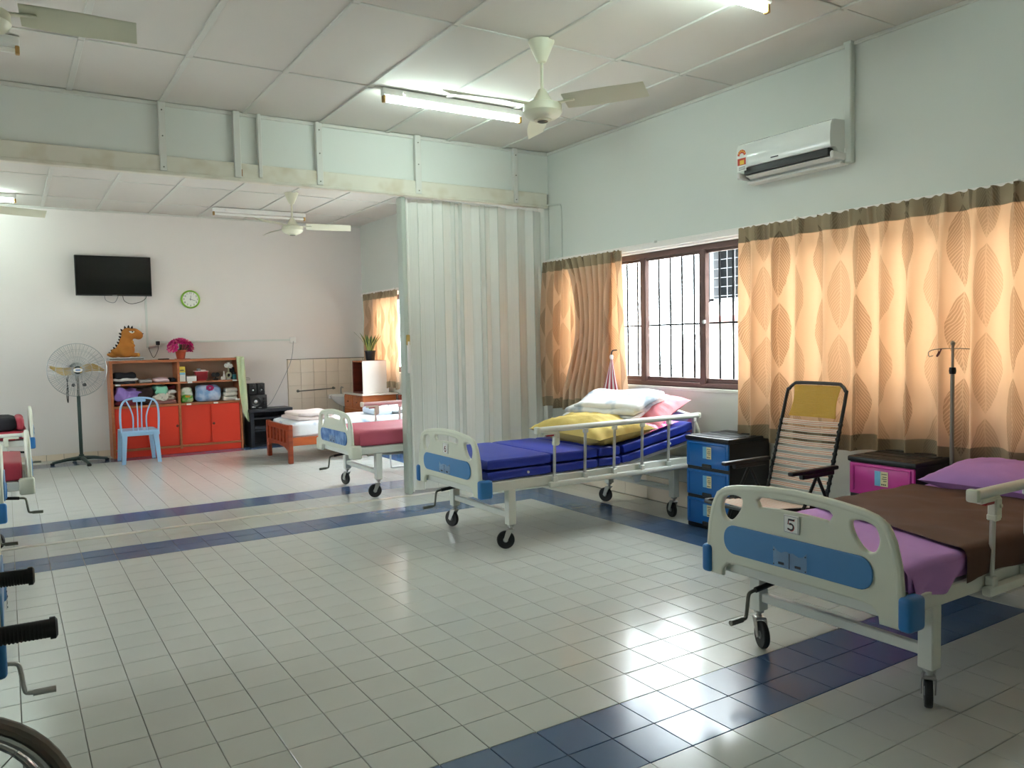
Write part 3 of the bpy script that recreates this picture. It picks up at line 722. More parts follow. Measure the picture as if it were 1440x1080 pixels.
ck = thing('wall_clock', 'round wall clock with a lime green rim to the right of the television', 'clock', (.056, YB-.005, 2.123))
MB().lathe([(.106, -.024), (.108, -.036), (.118, -.042), (.128, -.03), (.128, 0), (.0, 0)], (0, 0, 0), 36, 'y', cap=False).build('rim', M_lime, ck)
fc = MB().lathe([(0, -.024), (.112, -.024), (.112, -.02), (0, -.02)], (0, 0, 0), 36, 'y').build('dial', M_paper, ck)
for h in range(1, 13):
    a = PI/2-2*PI*h/12
    t_ = text_mb(str(h), .036, lambda x, y, z, a=a: (x+.088*math.cos(a), -.0255-z, y+.088*math.sin(a)), .0004)
    t_.build('numeral', M_ink, fc, smooth=0)
def hand(nm, ang, l, w_):
    d = Vector((math.sin(ang), 0, math.cos(ang))); s_ = Vector((d.z, 0, -d.x))
    MB().add([tuple(-d*.015+s_*w_+Vector((0, -.028, 0))), tuple(-d*.015-s_*w_+Vector((0, -.028, 0))), tuple(d*l-s_*w_*.5+Vector((0, -.028, 0))), tuple(d*l+s_*w_*.5+Vector((0, -.028, 0)))], [(0, 1, 2, 3)]).build(nm, M_ink, ck, smooth=0)
hand('hour_hand', math.radians(6), .055, .004); hand('minute_hand', math.radians(108), .085, .003)

tr = thing('towel_rail', 'slim steel towel rail fixed to the beige wall tiles', 'towel rail', (1.83, YB-.01, .755))
MB().tube([(-.29, -.06, -.01), (.29, -.06, .01)], .008, 8).build('bar', M_dsteel, tr)
for s in (-1, 1):
    MB().lathe([(.022, 0), (.022, -.008), (.008, -.012), (.008, -.06), (.012, -.07), (0, -.072)], (s*.28, 0, s*.01), 10, 'y').build('end_mount', M_dsteel, tr)
hk = thing('wall_hook', 'thin wire hook on the wall above the loudspeakers', 'hook', (.66, YB, .985))
MB().tube([(0, 0, .01), (0, -.03, .01), (.14, -.05, -.005), (.17, -.05, -.015), (.17, -.05, -.035), (.05, -.05, -.03)], .003, 6).build('wire', M_dsteel, hk)
MB().rbox((-.01, -.02, -.015), (.012, 0, .035), .004, 1).build('peg', M_black, hk)

# ---------------------------------------------------------------- hospital beds
half_out = [(.43, .387), (.452, .387), (.465, .42), (.466, .50), (.456, .61), (.434, .70), (.405, .757), (.36, .784), (.30, .799), (.20, .811), (.10, .819), (0, .822)]
out = half_out + [(-y, z) for y, z in half_out[-2::-1]] + [(-.375, .387), (-.370, .42), (-.345, .446), (-.30, .452), (.30, .452), (.345, .446), (.370, .42), (.375, .387)]
hl = [(.372, .70), (.356, .738), (.315, .752), (.27, .748), (.262, .73), (.275, .695), (.308, .656), (.338, .645), (.362, .66)]
hl = [tuple(p) for p in smooth_loop([Vector((a, b, 0)) for a, b in hl], 3)]
hr_ = [(-p[0], p[1]) for p in hl[::-1]]
hm = [(a, .754+.018*(1 if b > 0 else -1) - .035*(a/.18)**2*(.25)) for a, b in [(x, 1) for x in [.165-.0275*k for k in range(13)]]+[(x, -1) for x in [-.165+.0275*k for k in range(13)]]]
hm = [(.178, .752)]+hm[:13]+[(-.178, .752)]+hm[13:]
holes = [[(p[0], p[1]) for p in hl], hm, hr_]
board = shape2d(inset(out, .008), [inset(h_, -.011) for h_ in holes], .026, .009, lambda x, y, z: (z+.016, -x, y))
rim_ = [Vector((.017, y, z)) for y, z in inset(out, .016)[3:20]]
board.tube(smooth_loop(rim_, 2, False), .0165, 10)
me_board = board.mesh('footboard', [M_bedplastic], 40)
pan = shape2d(rrect(-.352, .502, .352, .622, .055, 6), [], .008, .003, lambda x, y, z: (z-.002, -x, y))
me_panel_b = pan.mesh('inset_panel', [M_bluepanel], 40)
M_marble = two_tone('mottled_blue_panel', '3f6fae', '86a8d0', 14, .4, .62, .4)
me_panel_m = pan.mesh('inset_panel', [M_marble], 40)
M_pocket = film('clear_acrylic', 'cfdfe8', .15)
def numeral(n, c, size, mapf, mi=0):
    mb = MB(); P = []
    if n == 5:
        P = [[(-.26, .5), (.30, .5), (.36, .56), (.31, .36), (-.23, .36)], [(-.27, .5), (-.20, .5), (-.27, .02), (-.34, .02)]]
        r1, r2 = .33, .19; a0, a1 = 128, -140; cy = -.17; cx = -.02
    else:
        P = []; r1, r2 = .31, .17; a0, a1 = 0, -360; cy = -.2; cx = 0
    def arc(cx, cy, r1, r2, a0, a1, sy=1, n_=20):
        for k in range(n_):
            b0, b1 = math.radians(a0+(a1-a0)*k/n_), math.radians(a0+(a1-a0)*(k+1)/n_)
            t0, t1 = k/n_, (k+1)/n_
            P.append([(cx+r1*math.cos(b0), cy+r1*sy*math.sin(b0)), (cx+r2*math.cos(b0), cy+r2*sy*math.sin(b0)), (cx+r2*math.cos(b1), cy+r2*sy*math.sin(b1)), (cx+r1*math.cos(b1), cy+r1*sy*math.sin(b1))])
    arc(cx, cy, r1, r2, a0, a1)
    if n == 5: P.append([(-.28+.08*math.cos(k), -.36+.08*math.sin(k)) for k in range(6)])
    if n == 6: arc(.30, -.2, .61, .48, 178, 104, 1.1)
    for q in P: mb.add([mapf(c[0]+size*a, c[1]+size*b) for a, b in q], [tuple(range(len(q)))], mi)
    return mb
def caster(parent, x, y, ang, nm='caster'):
    c = MB(); c.M = Matrix.Translation((x, y, 0)) @ Matrix.Rotation(ang, 4, 'Z')
    c.lathe([(.022, .172), (.024, .168), (.024, .158), (.012, .154), (.012, .142), (.02, .138), (.0, .136)], (0, 0, 0), 12)
    c.rbox((-.022, -.026, .128), (.03, .026, .139), .004, 1)
    for s in (-1, 1):
        c.add([(-.014, s*.026, .134), (.03, s*.026, .134), (.052, s*.026, .062), (.034, s*.026, .05), (.024, s*.026, .06), (-.014, s*.022, .134), (.03, s*.022, .134), (.052, s*.022, .062), (.034, s*.022, .05), (.024, s*.022, .06)],
              [(0, 1, 2, 3, 4), (9, 8, 7, 6, 5)]+[(i, (i+1) % 5, (i+1) % 5+5, i+5) for i in range(5)])
    o = c.build(nm, M_steel, parent)
    w_ = MB(); w_.M = c.M
    w_.lathe([(.046, -.012), (.058, -.014), (.0625, -.008), (.0625, .008), (.058, .014), (.046, .012)], (.036, 0, .0627), 24, 'y', 0)
    w_.lathe([(.0, -.015), (.016, -.015), (.02, -.010), (.046, -.009), (.046, .009), (.02, .010), (.016, .015), (0, .015)], (.036, 0, .0627), 20, 'y', 1)
    w_.build('wheel', [M_rubber, M_greyhub], o)
    return o
def make_bed(label, loc, rz=0, num=None, cap=None, panel='b', rail=True, side=-1, rail_x0=.487, drop=0, bend=False, angs=(2.6, .5, 2.0, 1.2), railmat=None, group=None, head=True, cdx=0, cdz=0, cmat=None):
    t = thing('hospital_bed', label, 'hospital bed', loc, rz, group)
    cap = cap or M_blueplastic; rm = railmat or M_bedmetal
    fb = inst(me_board, 'footboard', t)
    p_ = inst(me_panel_b if panel == 'b' else me_panel_m, 'inset_panel', fb)
    pk = MB(); prof = [(.08, .505), (.08, .583), (.072, .578), (.060, .567), (.042, .563), (.028, .570), (.016, .573), (.0, .569), (-.016, .572), (-.028, .566), (-.042, .561), (-.06, .565), (-.072, .576), (-.08, .583), (-.08, .505)]
    pk.add([(-.016, y, z) for y, z in prof]+[(-.013, y, z) for y, z in prof], [tuple(range(15)), tuple(range(29, 14, -1))]+[(i, (i+1) % 15, (i+1) % 15+15, i+15) for i in range(15)])
    pk = pk.build('document_pocket', M_pocket, fb, smooth=0, label='clear document pocket')
    dd = MB()
    for y, z in ((.076, .57), (.076, .512), (-.076, .57), (-.076, .512)): dd.lathe([(0, -.002), (.003, -.0015), (.003, 0)], (-.0165, y, z), 8, 'x')
    for y in (.04, -.04): dd.box((-.0172, y-.014, .516), (-.0165, y+.014, .526))
    dd.add([(-.0172, -.002, .507), (-.0172, .002, .507), (-.0172, .002, .568), (-.0172, -.002, .568)], [(0, 1, 2, 3)])
    dd.build('pocket_mark', M_ink, fb, smooth=0)
    if num:
        pl_ = MB().rbox((-.006, -.037, .648), (.002, .037, .722), .003, 1).build('number_plate', M_paper, fb, label='white number plate')
        nb_ = MB()
        for a, b in (((-.0066, -.033, .652), (-.006, -.032, .718)), ((-.0066, .032, .652), (-.006, .033, .718)), ((-.0066, -.033, .652), (-.006, .033, .653)), ((-.0066, -.033, .717), (-.006, .033, .718))): nb_.box(a, b)
        nb_.M = Matrix(); nm = numeral(num, (.0, .684), .048, lambda a, b: (-.0068, -a, b)); nb_.add(nm.v, nm.f, 1)
        nm = numeral(num, (.0016, .6825), .049, lambda a, b: (-.0064, -a, b)); nb_.add(nm.v, nm.f, 2)
        nb_.build('numeral', [M_ink, M_ink, M_redprint], fb, smooth=0)
    if head: hb = inst(me_board, 'headboard', t, (2.10, 0, 0), (0, 0, PI))
    for x in (-.012, 2.012):
        for s in (-1, 1):
            MB().rbox((x, s*.468-.036, .387), (x+.10, s*.468+.016, .512), .016, 3).build('corner_bumper', cap, t)
    f = MB()
    for s in (-1, 1): f.rbox((.085, s*.42-.02, .416), (2.02, s*.42+.02, .484), .005, 1)
    for x in (.06, .99, 2.0): f.rbox((x-.02, -.40, .40), (x+.02, .40, .462), .005, 1)
    f.build('frame', M_bedmetal, t)
    for k, (x, s) in enumerate(((.28, 1), (.28, -1), (1.83, 1), (1.83, -1))):
        MB().rbox((x-.03, s*.405-.03, .170), (x+.03, s*.405+.03, .418), .004, 1).build('leg', M_bedmetal, t)
        caster(t, x, s*.405, angs[k])
    for x in (.28, 1.83): MB().rbox((x-.018, -.376, .215), (x+.018, .376, .255), .004, 1).build('cross_bar', M_bedmetal, t)
    # deck: foot, thigh and back sections
    back = math.radians(-9.7) if bend else 0
    for a, b, an in ((.09, .62, 0), (.63, 1.26, 0), (1.28, 2.03, back)):
        d = MB(); d.M = Matrix.Translation((a, 0, .474)) @ Matrix.Rotation(an, 4, 'Y')
        L_ = b-a
        for y in (-.385, .385): d.rbox((0, y-.02, -.012), (L_, y+.02, .014), .004, 1)
        k = int(L_/.1)
        for q in range(k+1): d.box((q*L_/k*.94, -.37, -.004), (q*L_/k*.94+.05, .37, .008))
        d.build('deck_section', M_bedmetal, t, smooth=25)
    mm = MB().tube([(.30, .25, .36), (1.0, .12, .34), (1.2, .12, .40)], .012, 8); mm.tube([(.30, -.1, .36), (1.45, -.12, .33), (1.5, -.12, .41)], .012, 8)
    mm.add([(1.38, -.40, .416), (1.52, -.40, .416), (1.47, -.40, .33), (1.43, -.40, .33), (1.38, -.392, .416), (1.52, -.392, .416), (1.47, -.392, .33), (1.43, -.392, .33)], [(0, 1, 2, 3), (7, 6, 5, 4), (0, 4, 5, 1), (1, 5, 6, 2), (2, 6, 7, 3), (3, 7, 4, 0)])
    mm.build('lift_linkage', M_bedmetal, t)
    ck_ = MB().tube(smooth_loop([(.28, .26, .355), (.12, .26, .336), (.06, .262, .33), (.045, .263, .31), (.035, .265, .235), (.02, .266, .218), (-.05, .268, .215)], 3, False), .008, 8).build('crank', cmat or M_dsteel, t); ck_.location = (cdx, 0, cdz)
    MB().tube([(.24, .26, .349), (.09, .261, .334)], .0125, 10).build('crank_sleeve', M_black, ck_)
    MB().tube([(.01, .267, .217), (-.06, .268, .215)], .012, 10).build('crank_handle', cmat or M_dsteel, ck_)
    if rail:
        yy = side*.457; z0 = -drop
        top = MB(); x1 = 2.05
        pts = [(rail_x0, yy, .8135+z0), (x1, yy, .8135+z0)]
        top.tube(pts, .021, 14, flat=1.0)
        R = top.build('guard_rail', rm, t)
        cp = MB(); cp.rbox((rail_x0-.02, yy-.024, .786+z0), (rail_x0+.012, yy+.024, .838+z0), .010, 2); cp.build('end_cap', M_bedplastic, R)
        cp = MB(); cp.rbox((x1-.012, yy-.022, .79+z0), (x1+.02, yy+.022, .836+z0), .010, 2); cp.build('end_cap', M_bedplastic, R)
        xb = rail_x0+.155
        br_ = MB().rbox((xb-.12, yy-.016, .774+z0), (xb+.02, yy+.016, .798+z0), .006, 1); br_.rbox((xb-.022, yy-.018, .70+z0), (xb+.026, yy+.018, .79+z0), .006, 1)
        br_.rbox((xb-.024, yy-.02, .695+z0), (xb+.016, yy+.02, .722+z0), .005, 1); br_.lathe([(0, -.024), (.008, -.023), (.008, 0)], (xb+.01, yy, .755+z0), 10, 'y')
        br_.build('release_bracket', M_bedplastic, R)
        MB().rbox((xb-.085, yy-.012, .764+z0), (xb-.02, yy+.012, .78+z0), .004, 1).build('release_button', M_red, R)
        n_ = 6; x5 = 1.995
        for k in range(n_):
            x = xb-.02+(x5-xb+.02)*k/(n_-1)
            MB().tube([(x, yy, .44+z0*.6), (x+.012, yy, .80+z0)], .0115, 10).build('post', M_alu, R)
            if k:
                MB().rbox((x-.006, yy-.016, .765+z0), (x+.03, yy+.016, .80+z0), .005, 1).build('post_clip', rm, R)
            MB().rbox((x-.02, yy-.02, .435+z0*.6), (x+.02, yy+.016, .475+z0*.6), .005, 1).build('post_clip', rm, R)
        MB().rbox((xb-.07, yy-.026, .40+z0*.6), (2.02, yy+.014, .44+z0*.6), .012, 2).build('lower_bar', rm, R)
    return t
FX = .44
bed5 = make_bed('hospital bed number five nearest the camera with blue foot panel', (FX, .08, 0), num=5, angs=(math.radians(243), math.radians(33), 2.2, .8), head=False)
bed6 = make_bed('hospital bed with stacked royal blue mattresses beside the folding partition', (FX, 3.05, 0), num=6, bend=True, angs=(1.9, 2.6, 2.0, 1.35))
bed3 = make_bed('hospital bed in the far room with mottled blue foot panel and rose mattress', (FX, 5.37, 0), cap=M_bedplastic, panel='m', side=1, angs=(1.85, 2.9, 1.3, .8), railmat=mat('pink_reflection_enamel', 'd9b9b9', .4))  # rail enamel tinted pink to stand in for reflected light
LBX = -2.06
bedL1 = make_bed('hospital bed against the far wall at the left edge, dark blanket on it', (-1.97, 8.47, 0), PI, rail=True, side=1, rail_x0=.10, drop=.27)
bedL2 = make_bed('hospital bed at the left edge with pale corner caps and a red mattress', (LBX, 5.30, 0), PI, cap=M_bedplastic, rail=False)
bedL3 = make_bed('hospital bed at the left edge with blue corner cap, before the red mattress bed', (-2.235, 4.24, 0), PI, rail=False)
bedL4 = make_bed('hospital bed at the left edge behind the wheelchair, only its crank showing', (-2.24, 1.50, 0), PI, rail=False, cdx=-.09, cdz=.03, cmat=M_steel)

# ---------------------------------------------------------------- mattresses and bedding
def foam_mattress(label, ox, oy, z, th, bend, vent, mats=M_navy, secs=((.085, .625), (.635, 1.045), (1.055, 1.265))):
    t = thing('foam_mattress', label, 'mattress', (ox, oy, z))
    for k, (a, b) in enumerate(secs):
        m = MB().soft((a, -.43, 0), (b, .43, th), .022, 9, .004, k+z*9, 5).build('section', mats, t)
        MB().tube([(a+.01, -.428, th*.5), (b-.01, -.428, th*.5)], .0022, 5).build('piping', mats, m)
    m = MB(); m.M = Matrix.Translation((1.285, 0, 0)) @ Matrix.Rotation(math.radians(-9.7), 4, 'Y') @ Matrix.Translation((bend, 0, 0))
    m.soft((0, -.43, 0), (.745, .43, th), .022, 9, .004, 5+z, 5); m.build('section', mats, t)
    for x in vent:
        q = MB(); q.M = m.M if x > 1.28 else Matrix()
        xx = x-1.285 if x > 1.28 else x
        q.lathe([(0, -.436), (.008, -.4355), (.010, -.433), (.010, -.425)], (xx, 0, th*.5), 12, 'y'); q.build('vent_button', M_white, t)
    return t
foam_mattress('lower royal blue foam mattress on the bed beside the partition', FX, 3.05, .488, .072, .0, (.42, 1.78), secs=((.085, .625), (.635, 1.045), (1.055, 1.27)))
foam_mattress('upper royal blue foam mattress stacked on the bed beside the partition', FX, 3.05, .562, .078, .013, ())

def cloth(o, label, cat, group=None): return tag(o, label, cat, group)
# plain mattresses
def plain_mattress(label, ox, oy, a, b, z0, z1, m, hw=.43, seed=1):
    return tag(MB().soft((ox+a, oy-hw, z0), (ox+b, oy+hw, z1), .03, 14, .004, seed, 5).build('mattress', m, smooth=60), label, 'mattress')
mt5 = plain_mattress('foam mattress under the mauve sheet on the nearest bed', FX, .08, .09, 2.03, .485, .59, M_mauve)
mt3 = plain_mattress('rose vinyl mattress on the far room hospital bed', FX, 5.37, .09, 2.03, .485, .635, M_pinksheet)
M_redvinyl = mat('crimson_vinyl', 'b23a4c', .5, var=.05)
plain_mattress('crimson mattress on the left edge bed with pale corner caps', LBX-2.12, 5.30, .09, 2.06, .485, .63, M_redvinyl)
plain_mattress('crimson mattress on the far left bed beneath the dark blanket', -1.97-2.12, 8.47, .09, 2.06, .485, .58, M_redvinyl)
plain_mattress('pale mattress of the left bed with the blue corner cap', -2.235-2.12, 4.24, .09, 2.04, .485, .57, M_white)
plain_mattress('pale mattress of the left bed behind the wheelchair', -2.24-2.12, 1.5, .09, 2.04, .485, .57, M_white)
# mauve fitted sheet and brown draw sheet on bed five
def drape(x0, x1, yc, hw, zt, zb0, zb1, seed, wr=.006, skew=0, off=.0, nu=40, nv=46, foot=None, flare=0, hang_var=.0):
    def fn(s, t):
        # t runs across: down the near side, over the top, down the far side
        x = x0+(x1-x0)*s
        P = [(-hw-.004, zb0), (-hw-.004, zt-.02), (-hw+.016, zt), (hw-.016, zt), (hw+.004, zt-.02), (hw+.004, zb1)]
        Ls = [math.hypot(P[i+1][0]-P[i][0], P[i+1][1]-P[i][1]) for i in range(5)]; tot = sum(Ls); d = t*tot
        for i in range(5):
            if d <= Ls[i]+1e-9 or i == 4:
                k = d/Ls[i]; y = P[i][0]+(P[i+1][0]-P[i][0])*k; z = P[i][1]+(P[i+1][1]-P[i][1])*k; break
            d -= Ls[i]
        x += skew*(y/hw)*(1-s)
        nv_ = noise.noise_vector(Vector((x*5, y*5, z*5+seed)))+.6*noise.noise_vector(Vector((x*12, y*9+seed, z*9)))
        down = max(0, zt-.02-z)/max(.02, zt-zb0)
        y += (-1 if y < 0 else 1)*(off+wr*abs(nv_.y)+flare*down*(.5+.5*math.sin(x*22+seed)))
        z += off+wr*nv_.z*(1 if down < .05 else .4)+hang_var*down*noise.noise(Vector((x*4, seed, 0)))
        return Vector((x, yc+y, z))
    return MB().grid(fn, nu, nv)
sh = drape(FX+.075, FX+2.04, .08, .43, .592, .50, .50, 3, .008, off=.003)
sh = sh.build('bed_sheet', M_mauve, smooth=180); tag(sh, 'mauve sheet fitted over the mattress of bed five', 'sheet')
# loose mauve corner hanging at the foot
def corner(s, t):
    x = FX+.10+.36*s; z = .575-(.118-.05*s*s)*t
    y = -.356-.012*math.sin(t*PI*.8)-.014*math.sin(s*9+t*3)*t
    return Vector((x+.012*t*math.sin(s*6), y, z+.01*math.sin(s*7)*t))
MB().grid(corner, 16, 10).build('hanging_corner', M_mauve, sh, smooth=180)
def footdrop(s, t):
    y = .08+.42*(2*s-1); return Vector((FX+.082-.012*math.sin(t*2.5)-.005*math.sin(s*20)*t, y, .59-.09*t))
MB().grid(footdrop, 24, 6).build('tucked_end', M_mauve, sh, smooth=180)
br5 = drape(FX+.58, FX+1.58, .08, .438, .60, .475, .49, 8, .009, skew=.13, off=.011, hang_var=.02)
tag(br5.build('draw_sheet', M_choc, smooth=180), 'dark brown draw sheet laid across the mauve sheet of bed five', 'sheet')
tag(MB().pillow((2.23, .13, .665), .50, .68, .17, 3, .010, 26, 0, 0, -.10).build('pillow', M_mauve, smooth=180), 'mauve pillow at the head of bed five', 'pillow')

# heap at the head of the blue bed
M_pinkpil = mat('coral_pink_cotton', 'e08a92', .85, var=.06, bump=.2, bscale=18)
M_print = two_tone('white_pastel_print', 'e9e6e4', '9aa6b4', 7, .50, .66, .85, bump=.15)
M_hotpink = two_tone('hot_pink_floral', 'd8468a', 'f0c2d2', 26, .42, .58, .8)
M_pinkwhite = two_tone('white_cloth_with_pink_patches', 'f2eeec', 'e69aa0', 5, .55, .6, .85)
yp = MB().pillow((1.72, 3.0, .735), .60, .86, .22, 5, .026, 30, .06, .03, -.07)
tag(yp.build('pillow', M_yellow, smooth=180), 'mustard yellow pillow lying across the blue bed', 'pillow')
hp = MB().pillow((2.12, 2.84, .735), .42, .42, .07, 8, .008, 20, .1, 0, -.17)
tag(hp.build('pillow', M_hotpink, smooth=180), 'flat hot pink floral cushion under the heap on the blue bed', 'pillow')
rp = MB().pillow((2.27, 2.98, .87), .46, .62, .15, 11, .016, 24, .15, .12, -.42)
tag(rp.build('pillow', M_pinkpil, smooth=180), 'coral pink ruffled pillow leaning at the head of the blue bed', 'pillow')
rp = MB().pillow((2.05, 3.33, .84), .42, .34, .14, 13, .014, 22, .5, 0, -.2)
tag(rp.build('pillow', M_pinkpil, smooth=180), 'coral pink pillow peeping out behind the printed quilt on the blue bed', 'pillow')
qt = thing('folded_quilt', 'white pastel printed quilt folded on top of the pillows of the blue bed', 'quilt', (2.03, 3.14, .835))
for k in range(3):
    q = MB(); q.M = Matrix.Rotation(.22, 4, 'Z') @ Matrix.Rotation(-.24, 4, 'Y') @ Matrix.Translation((.012*k, -.02*k, .042*k))
    q.soft((-.23+.01*k, -.36-.02*k, 0), (.24-.02*k, .34-.03*k, .048), .022, 16, .030, 21+k, 4)
    q.build('fold', M_print, qt, smooth=180)
# white cloth with pink patches thrown over the headboard
def hcloth(s, t):
    y = 2.66+.60*s; u = t*1.0
    if u < .45:
        x = 2.495; z = .68+.15*u/.45
    elif u < .58:
        a = (u-.45)/.13*PI; x = 2.522-.03*math.cos(a); z = .832+.018*math.sin(a)
    else:
        x = 2.555+.03*(u-.58); z = .832-(u-.58)*1.05
    e = .04*math.sin(PI*min(1, s*1.2)); z -= .05*(2*s-1)**2*(1 if u > .4 else .2)
    x += .006*math.sin(y*30+t*4)
    return Vector((x, y, z))
tag(MB().grid(hcloth, 24, 30).build('cloth', M_pinkwhite, smooth=180), 'white cloth with pink patches draped over the head of the blue bed', 'cloth')
# striped cloth hanging by the curtain
def striped(s, t):
    w_ = .014+.24*t**1.1; a = s*2*PI
    return Vector((2.44+.025*math.cos(a)*(.4+t), 3.60+w_*.5*math.sin(a)+.03*t, 1.27-.36*t+.01*math.sin(a*3)*t))
sb = thing('hanging_cloth', 'red and white striped cloth hanging in a point beside the bunched curtain', 'cloth', (0, 0, 0))
q = MB().grid(striped, 40, 14); q.m = [(i//14 % 4)//2 for i in range(len(q.f))]
q.build('cloth_body', [mat('white_stripe', 'f0e6e4', .85), mat('red_stripe', 'b8404e', .85)], sb, smooth=180)
MB().tube(smooth_loop([(2.44, 3.60, 1.26), (2.44, 3.605, 1.30), (2.45, 3.60, 1.335), (2.50, 3.60, 1.34)], 3, False), .006, 6).build('cord', M_ink, sb)
MB().soft((2.425, 3.585, 1.255), (2.455, 3.615, 1.30), .012, 4, .004, 2).build('knot', M_print, sb)
# far left bed blanket
bk = thing('rolled_blanket', 'black and crimson blanket rolled up on the far left bed', 'blanket', (-2.40, 8.40, .58))
MB().soft((-.5, -.32, 0), (.28, .30, .15), .06, 10, .014, 4).build('roll', mat('black_blanket', '26242a', .9, bump=.2), bk, smooth=180)
MB().soft((.26, -.30, .005), (.345, .28, .15), .06, 8, .014, 9).build('roll_end', M_redvinyl, bk, smooth=180)
MB().soft((-.4, -.25, .148), (.1, .25, .185), .016, 8, .012, 12).build('folded_layer', mat('grey_green_blanket', '7f877e', .9), bk, smooth=180)

# ---------------------------------------------------------------- plastic drawer towers
def sticker(parent, x, y, z, w_, h):
    s = MB()
    s.box((x-.001, y-w_/2, z-h/2), (x, y+w_/2, z+h/2), 0); s.box((x-.0015, y-w_/2, z-h/2), (x-.0005, y+w_*.05, z+h/2), 1)
    s.box((x-.0016, y+w_*.05, z-h/2), (x-.0004, y+w_/2, z-h*.22), 1) if False else None
    for k, (a, b, q) in enumerate(((-.42, -.02, .30), (-.40, -.1, .12), (-.42, -.05, -.02), (-.40, -.15, -.16))):
        s.box((x-.002, y+a*w_, z+q*h), (x-.001, y+b*w_, z+(q+.045)*h), 2)
    for k in range(3): s.box((x-.002, y-.36*w_+k*.13*w_, z-.42*h), (x-.001, y-.27*w_+k*.13*w_, z-.33*h), 2)
    s.box((x-.002, y+.15*w_, z-.36*h), (x-.001, y+.42*w_, z+.1*h), 0)
    return s.build('sticker', [M_skyblue, M_stickcream, M_ink], parent, smooth=0, label='blue and cream sticker')
def tower(label, x, y, m, tall=.70):
    t = thing('drawer_tower', label, 'drawers', (x, y, 0)); hw, dp = .213, .445
    MB().rbox((.012, -hw, .0), (dp, hw, tall-.03), .012, 2).build('shell', M_black, t)
    tp = MB().rbox((-.006, -hw-.006, tall-.035), (dp+.005, hw+.006, tall), .010, 2)
    for k in range(4): tp.rbox((.02+.11*k, -hw+.02, tall-.002), (.10+.11*k, hw-.02, tall+.004), .003, 1)
    tp.build('lid', M_black, t)
    h = (tall-.05)/3
    for k in range(3):
        z0 = .015+h*k+.022; z1 = .015+h*(k+1)
        d = MB().rbox((.0, -hw+.006, z0), (.03, hw-.006, z1-.003), .008, 2); 
        for s in (-1, 1): d.rbox((-.006, s*(hw-.032)-.008, z0+.02), (.004, s*(hw-.032)+.008, z1-.018), .004, 1)
        d.rbox((-.006, -hw+.024, z1-.024), (.004, hw-.024, z1-.012), .004, 1)
        dr = d.build('drawer', m, t)
        MB().rbox((-.006, -.048, z0-.008), (.02, .048, z0+.026), .006, 1).build('finger_pull', M_black, dr)
        sticker(dr, -.001, -.005, (z0+z1)/2+.014, .085, .088)
    return t
tower('three drawer blue plastic tower with black shell between the blue bed and the recliner', 2.17, 2.195, M_dblue)
tower('magenta plastic drawer tower with black shell behind bed five', 2.15, .79, M_pink)

# ---------------------------------------------------------------- folding recliner with elastic straps
rc = thing('recliner_chair', 'folding recliner with black tube frame, striped elastic straps and amber head cords', 'chair', (0, 0, 0))
ya, yb = 1.565, 1.115
def bp(k, y, dx=0): # along the backrest, k metres up from the hinge
    return Vector((2.07+.30*k+dx, y, .36+.954*k))
pts = [bp(-.06, ya), bp(.68, ya), bp(.755, ya-.012), bp(.79, ya-.045), bp(.80, ya-.09), bp(.80, yb+.09), bp(.79, yb+.045), bp(.755, yb+.012), bp(.68, yb), bp(-.06, yb)]
MB().tube(smooth_loop(pts, 3, False), .0115, 10).build('back_frame', M_black, rc)
for k in range(24):
    q = .575+.205*k/23
    MB().tube([bp(q, ya-.05-.014*math.sin(k/23*PI), -.0), bp(q, (ya+yb)/2, .012), bp(q, yb+.045+.014*math.sin(k/23*PI))], .0046, 6).build('head_cord', M_amber, rc)
me_strap = None
def strap(a, b, nrm, wid, parent, name='strap'):
    A, B = Vector(a), Vector(b); nrm = Vector(nrm).normalized(); mid = (A+B)/2-Vector((0, 0, .004)); wv = nrm.cross((B-A).normalized()).normalized()*wid/2
    mb = MB()
    for kk in range(5):
        c = -1+.4*kk+.2
        mb.tube([A+wv*c, mid+wv*c-nrm*.006, B+wv*c], wid/10.5, 6, mi=kk % 2)
    return mb.build(name, [M_strapw, M_straporange], parent)
M_strapw = mat('ivory_elastic_strap', 'f0e6da', .6); M_straporange = mat('coral_elastic_strap', 'e0a88e', .6)
nb_ = Vector((-.954, 0, .30))
for k in range(11):
    q = .535-.047*k
    o_ = strap(bp(q, ya+.004), bp(q, yb-.004), nb_, .031, rc)
    for y in (ya, yb):
        c = bp(q-.0, y); MB().tube([c+Vector((0, -.010, 0)), c+Vector((0, .010, 0))], .0128, 8).build('strap_clip', M_black, o_)
# seat and foot part
def sp(k, y): return Vector((2.06-k, y, .36+.10*k-.10*max(0, k-.5)*2))
MB().tube(smooth_loop([sp(-.02, ya), sp(.5, ya), sp(.56, ya-.04), sp(.56, yb+.04), sp(.5, yb), sp(-.02, yb)], 3, False), .0115, 8).build('seat_frame', M_black, rc)
for k in range(10):
    q = .03+.05*k
    strap(sp(q, ya), sp(q, yb), (0, 0, 1), .031, rc)
for y, s in ((ya+.035, 1), (yb-.035, -1)):
    arm = MB().rbox((1.70, y-.02, .605), (2.14, y+.02, .63), .008, 2)
    arm.rbox((1.80, y-.018, .575), (2.10, y+.018, .607), .006, 1)
    a_ = arm.build('armrest', M_black, rc)
    a_['label'] = 'black plastic armrest'
    MB().tube([(1.96, y, .60), (1.76, y, .30), (1.62, y, .012)], .0105, 8).build('leg', M_black, rc)
    MB().tube([(1.94, y, .60), (2.12, y, .30), (2.27, y, .012)], .0105, 8).build('leg', M_black, rc)
    MB().tube([(1.78, y-.012*s, .33), (2.10, y-.012*s, .33)], .009, 8).build('brace', M_black, rc)
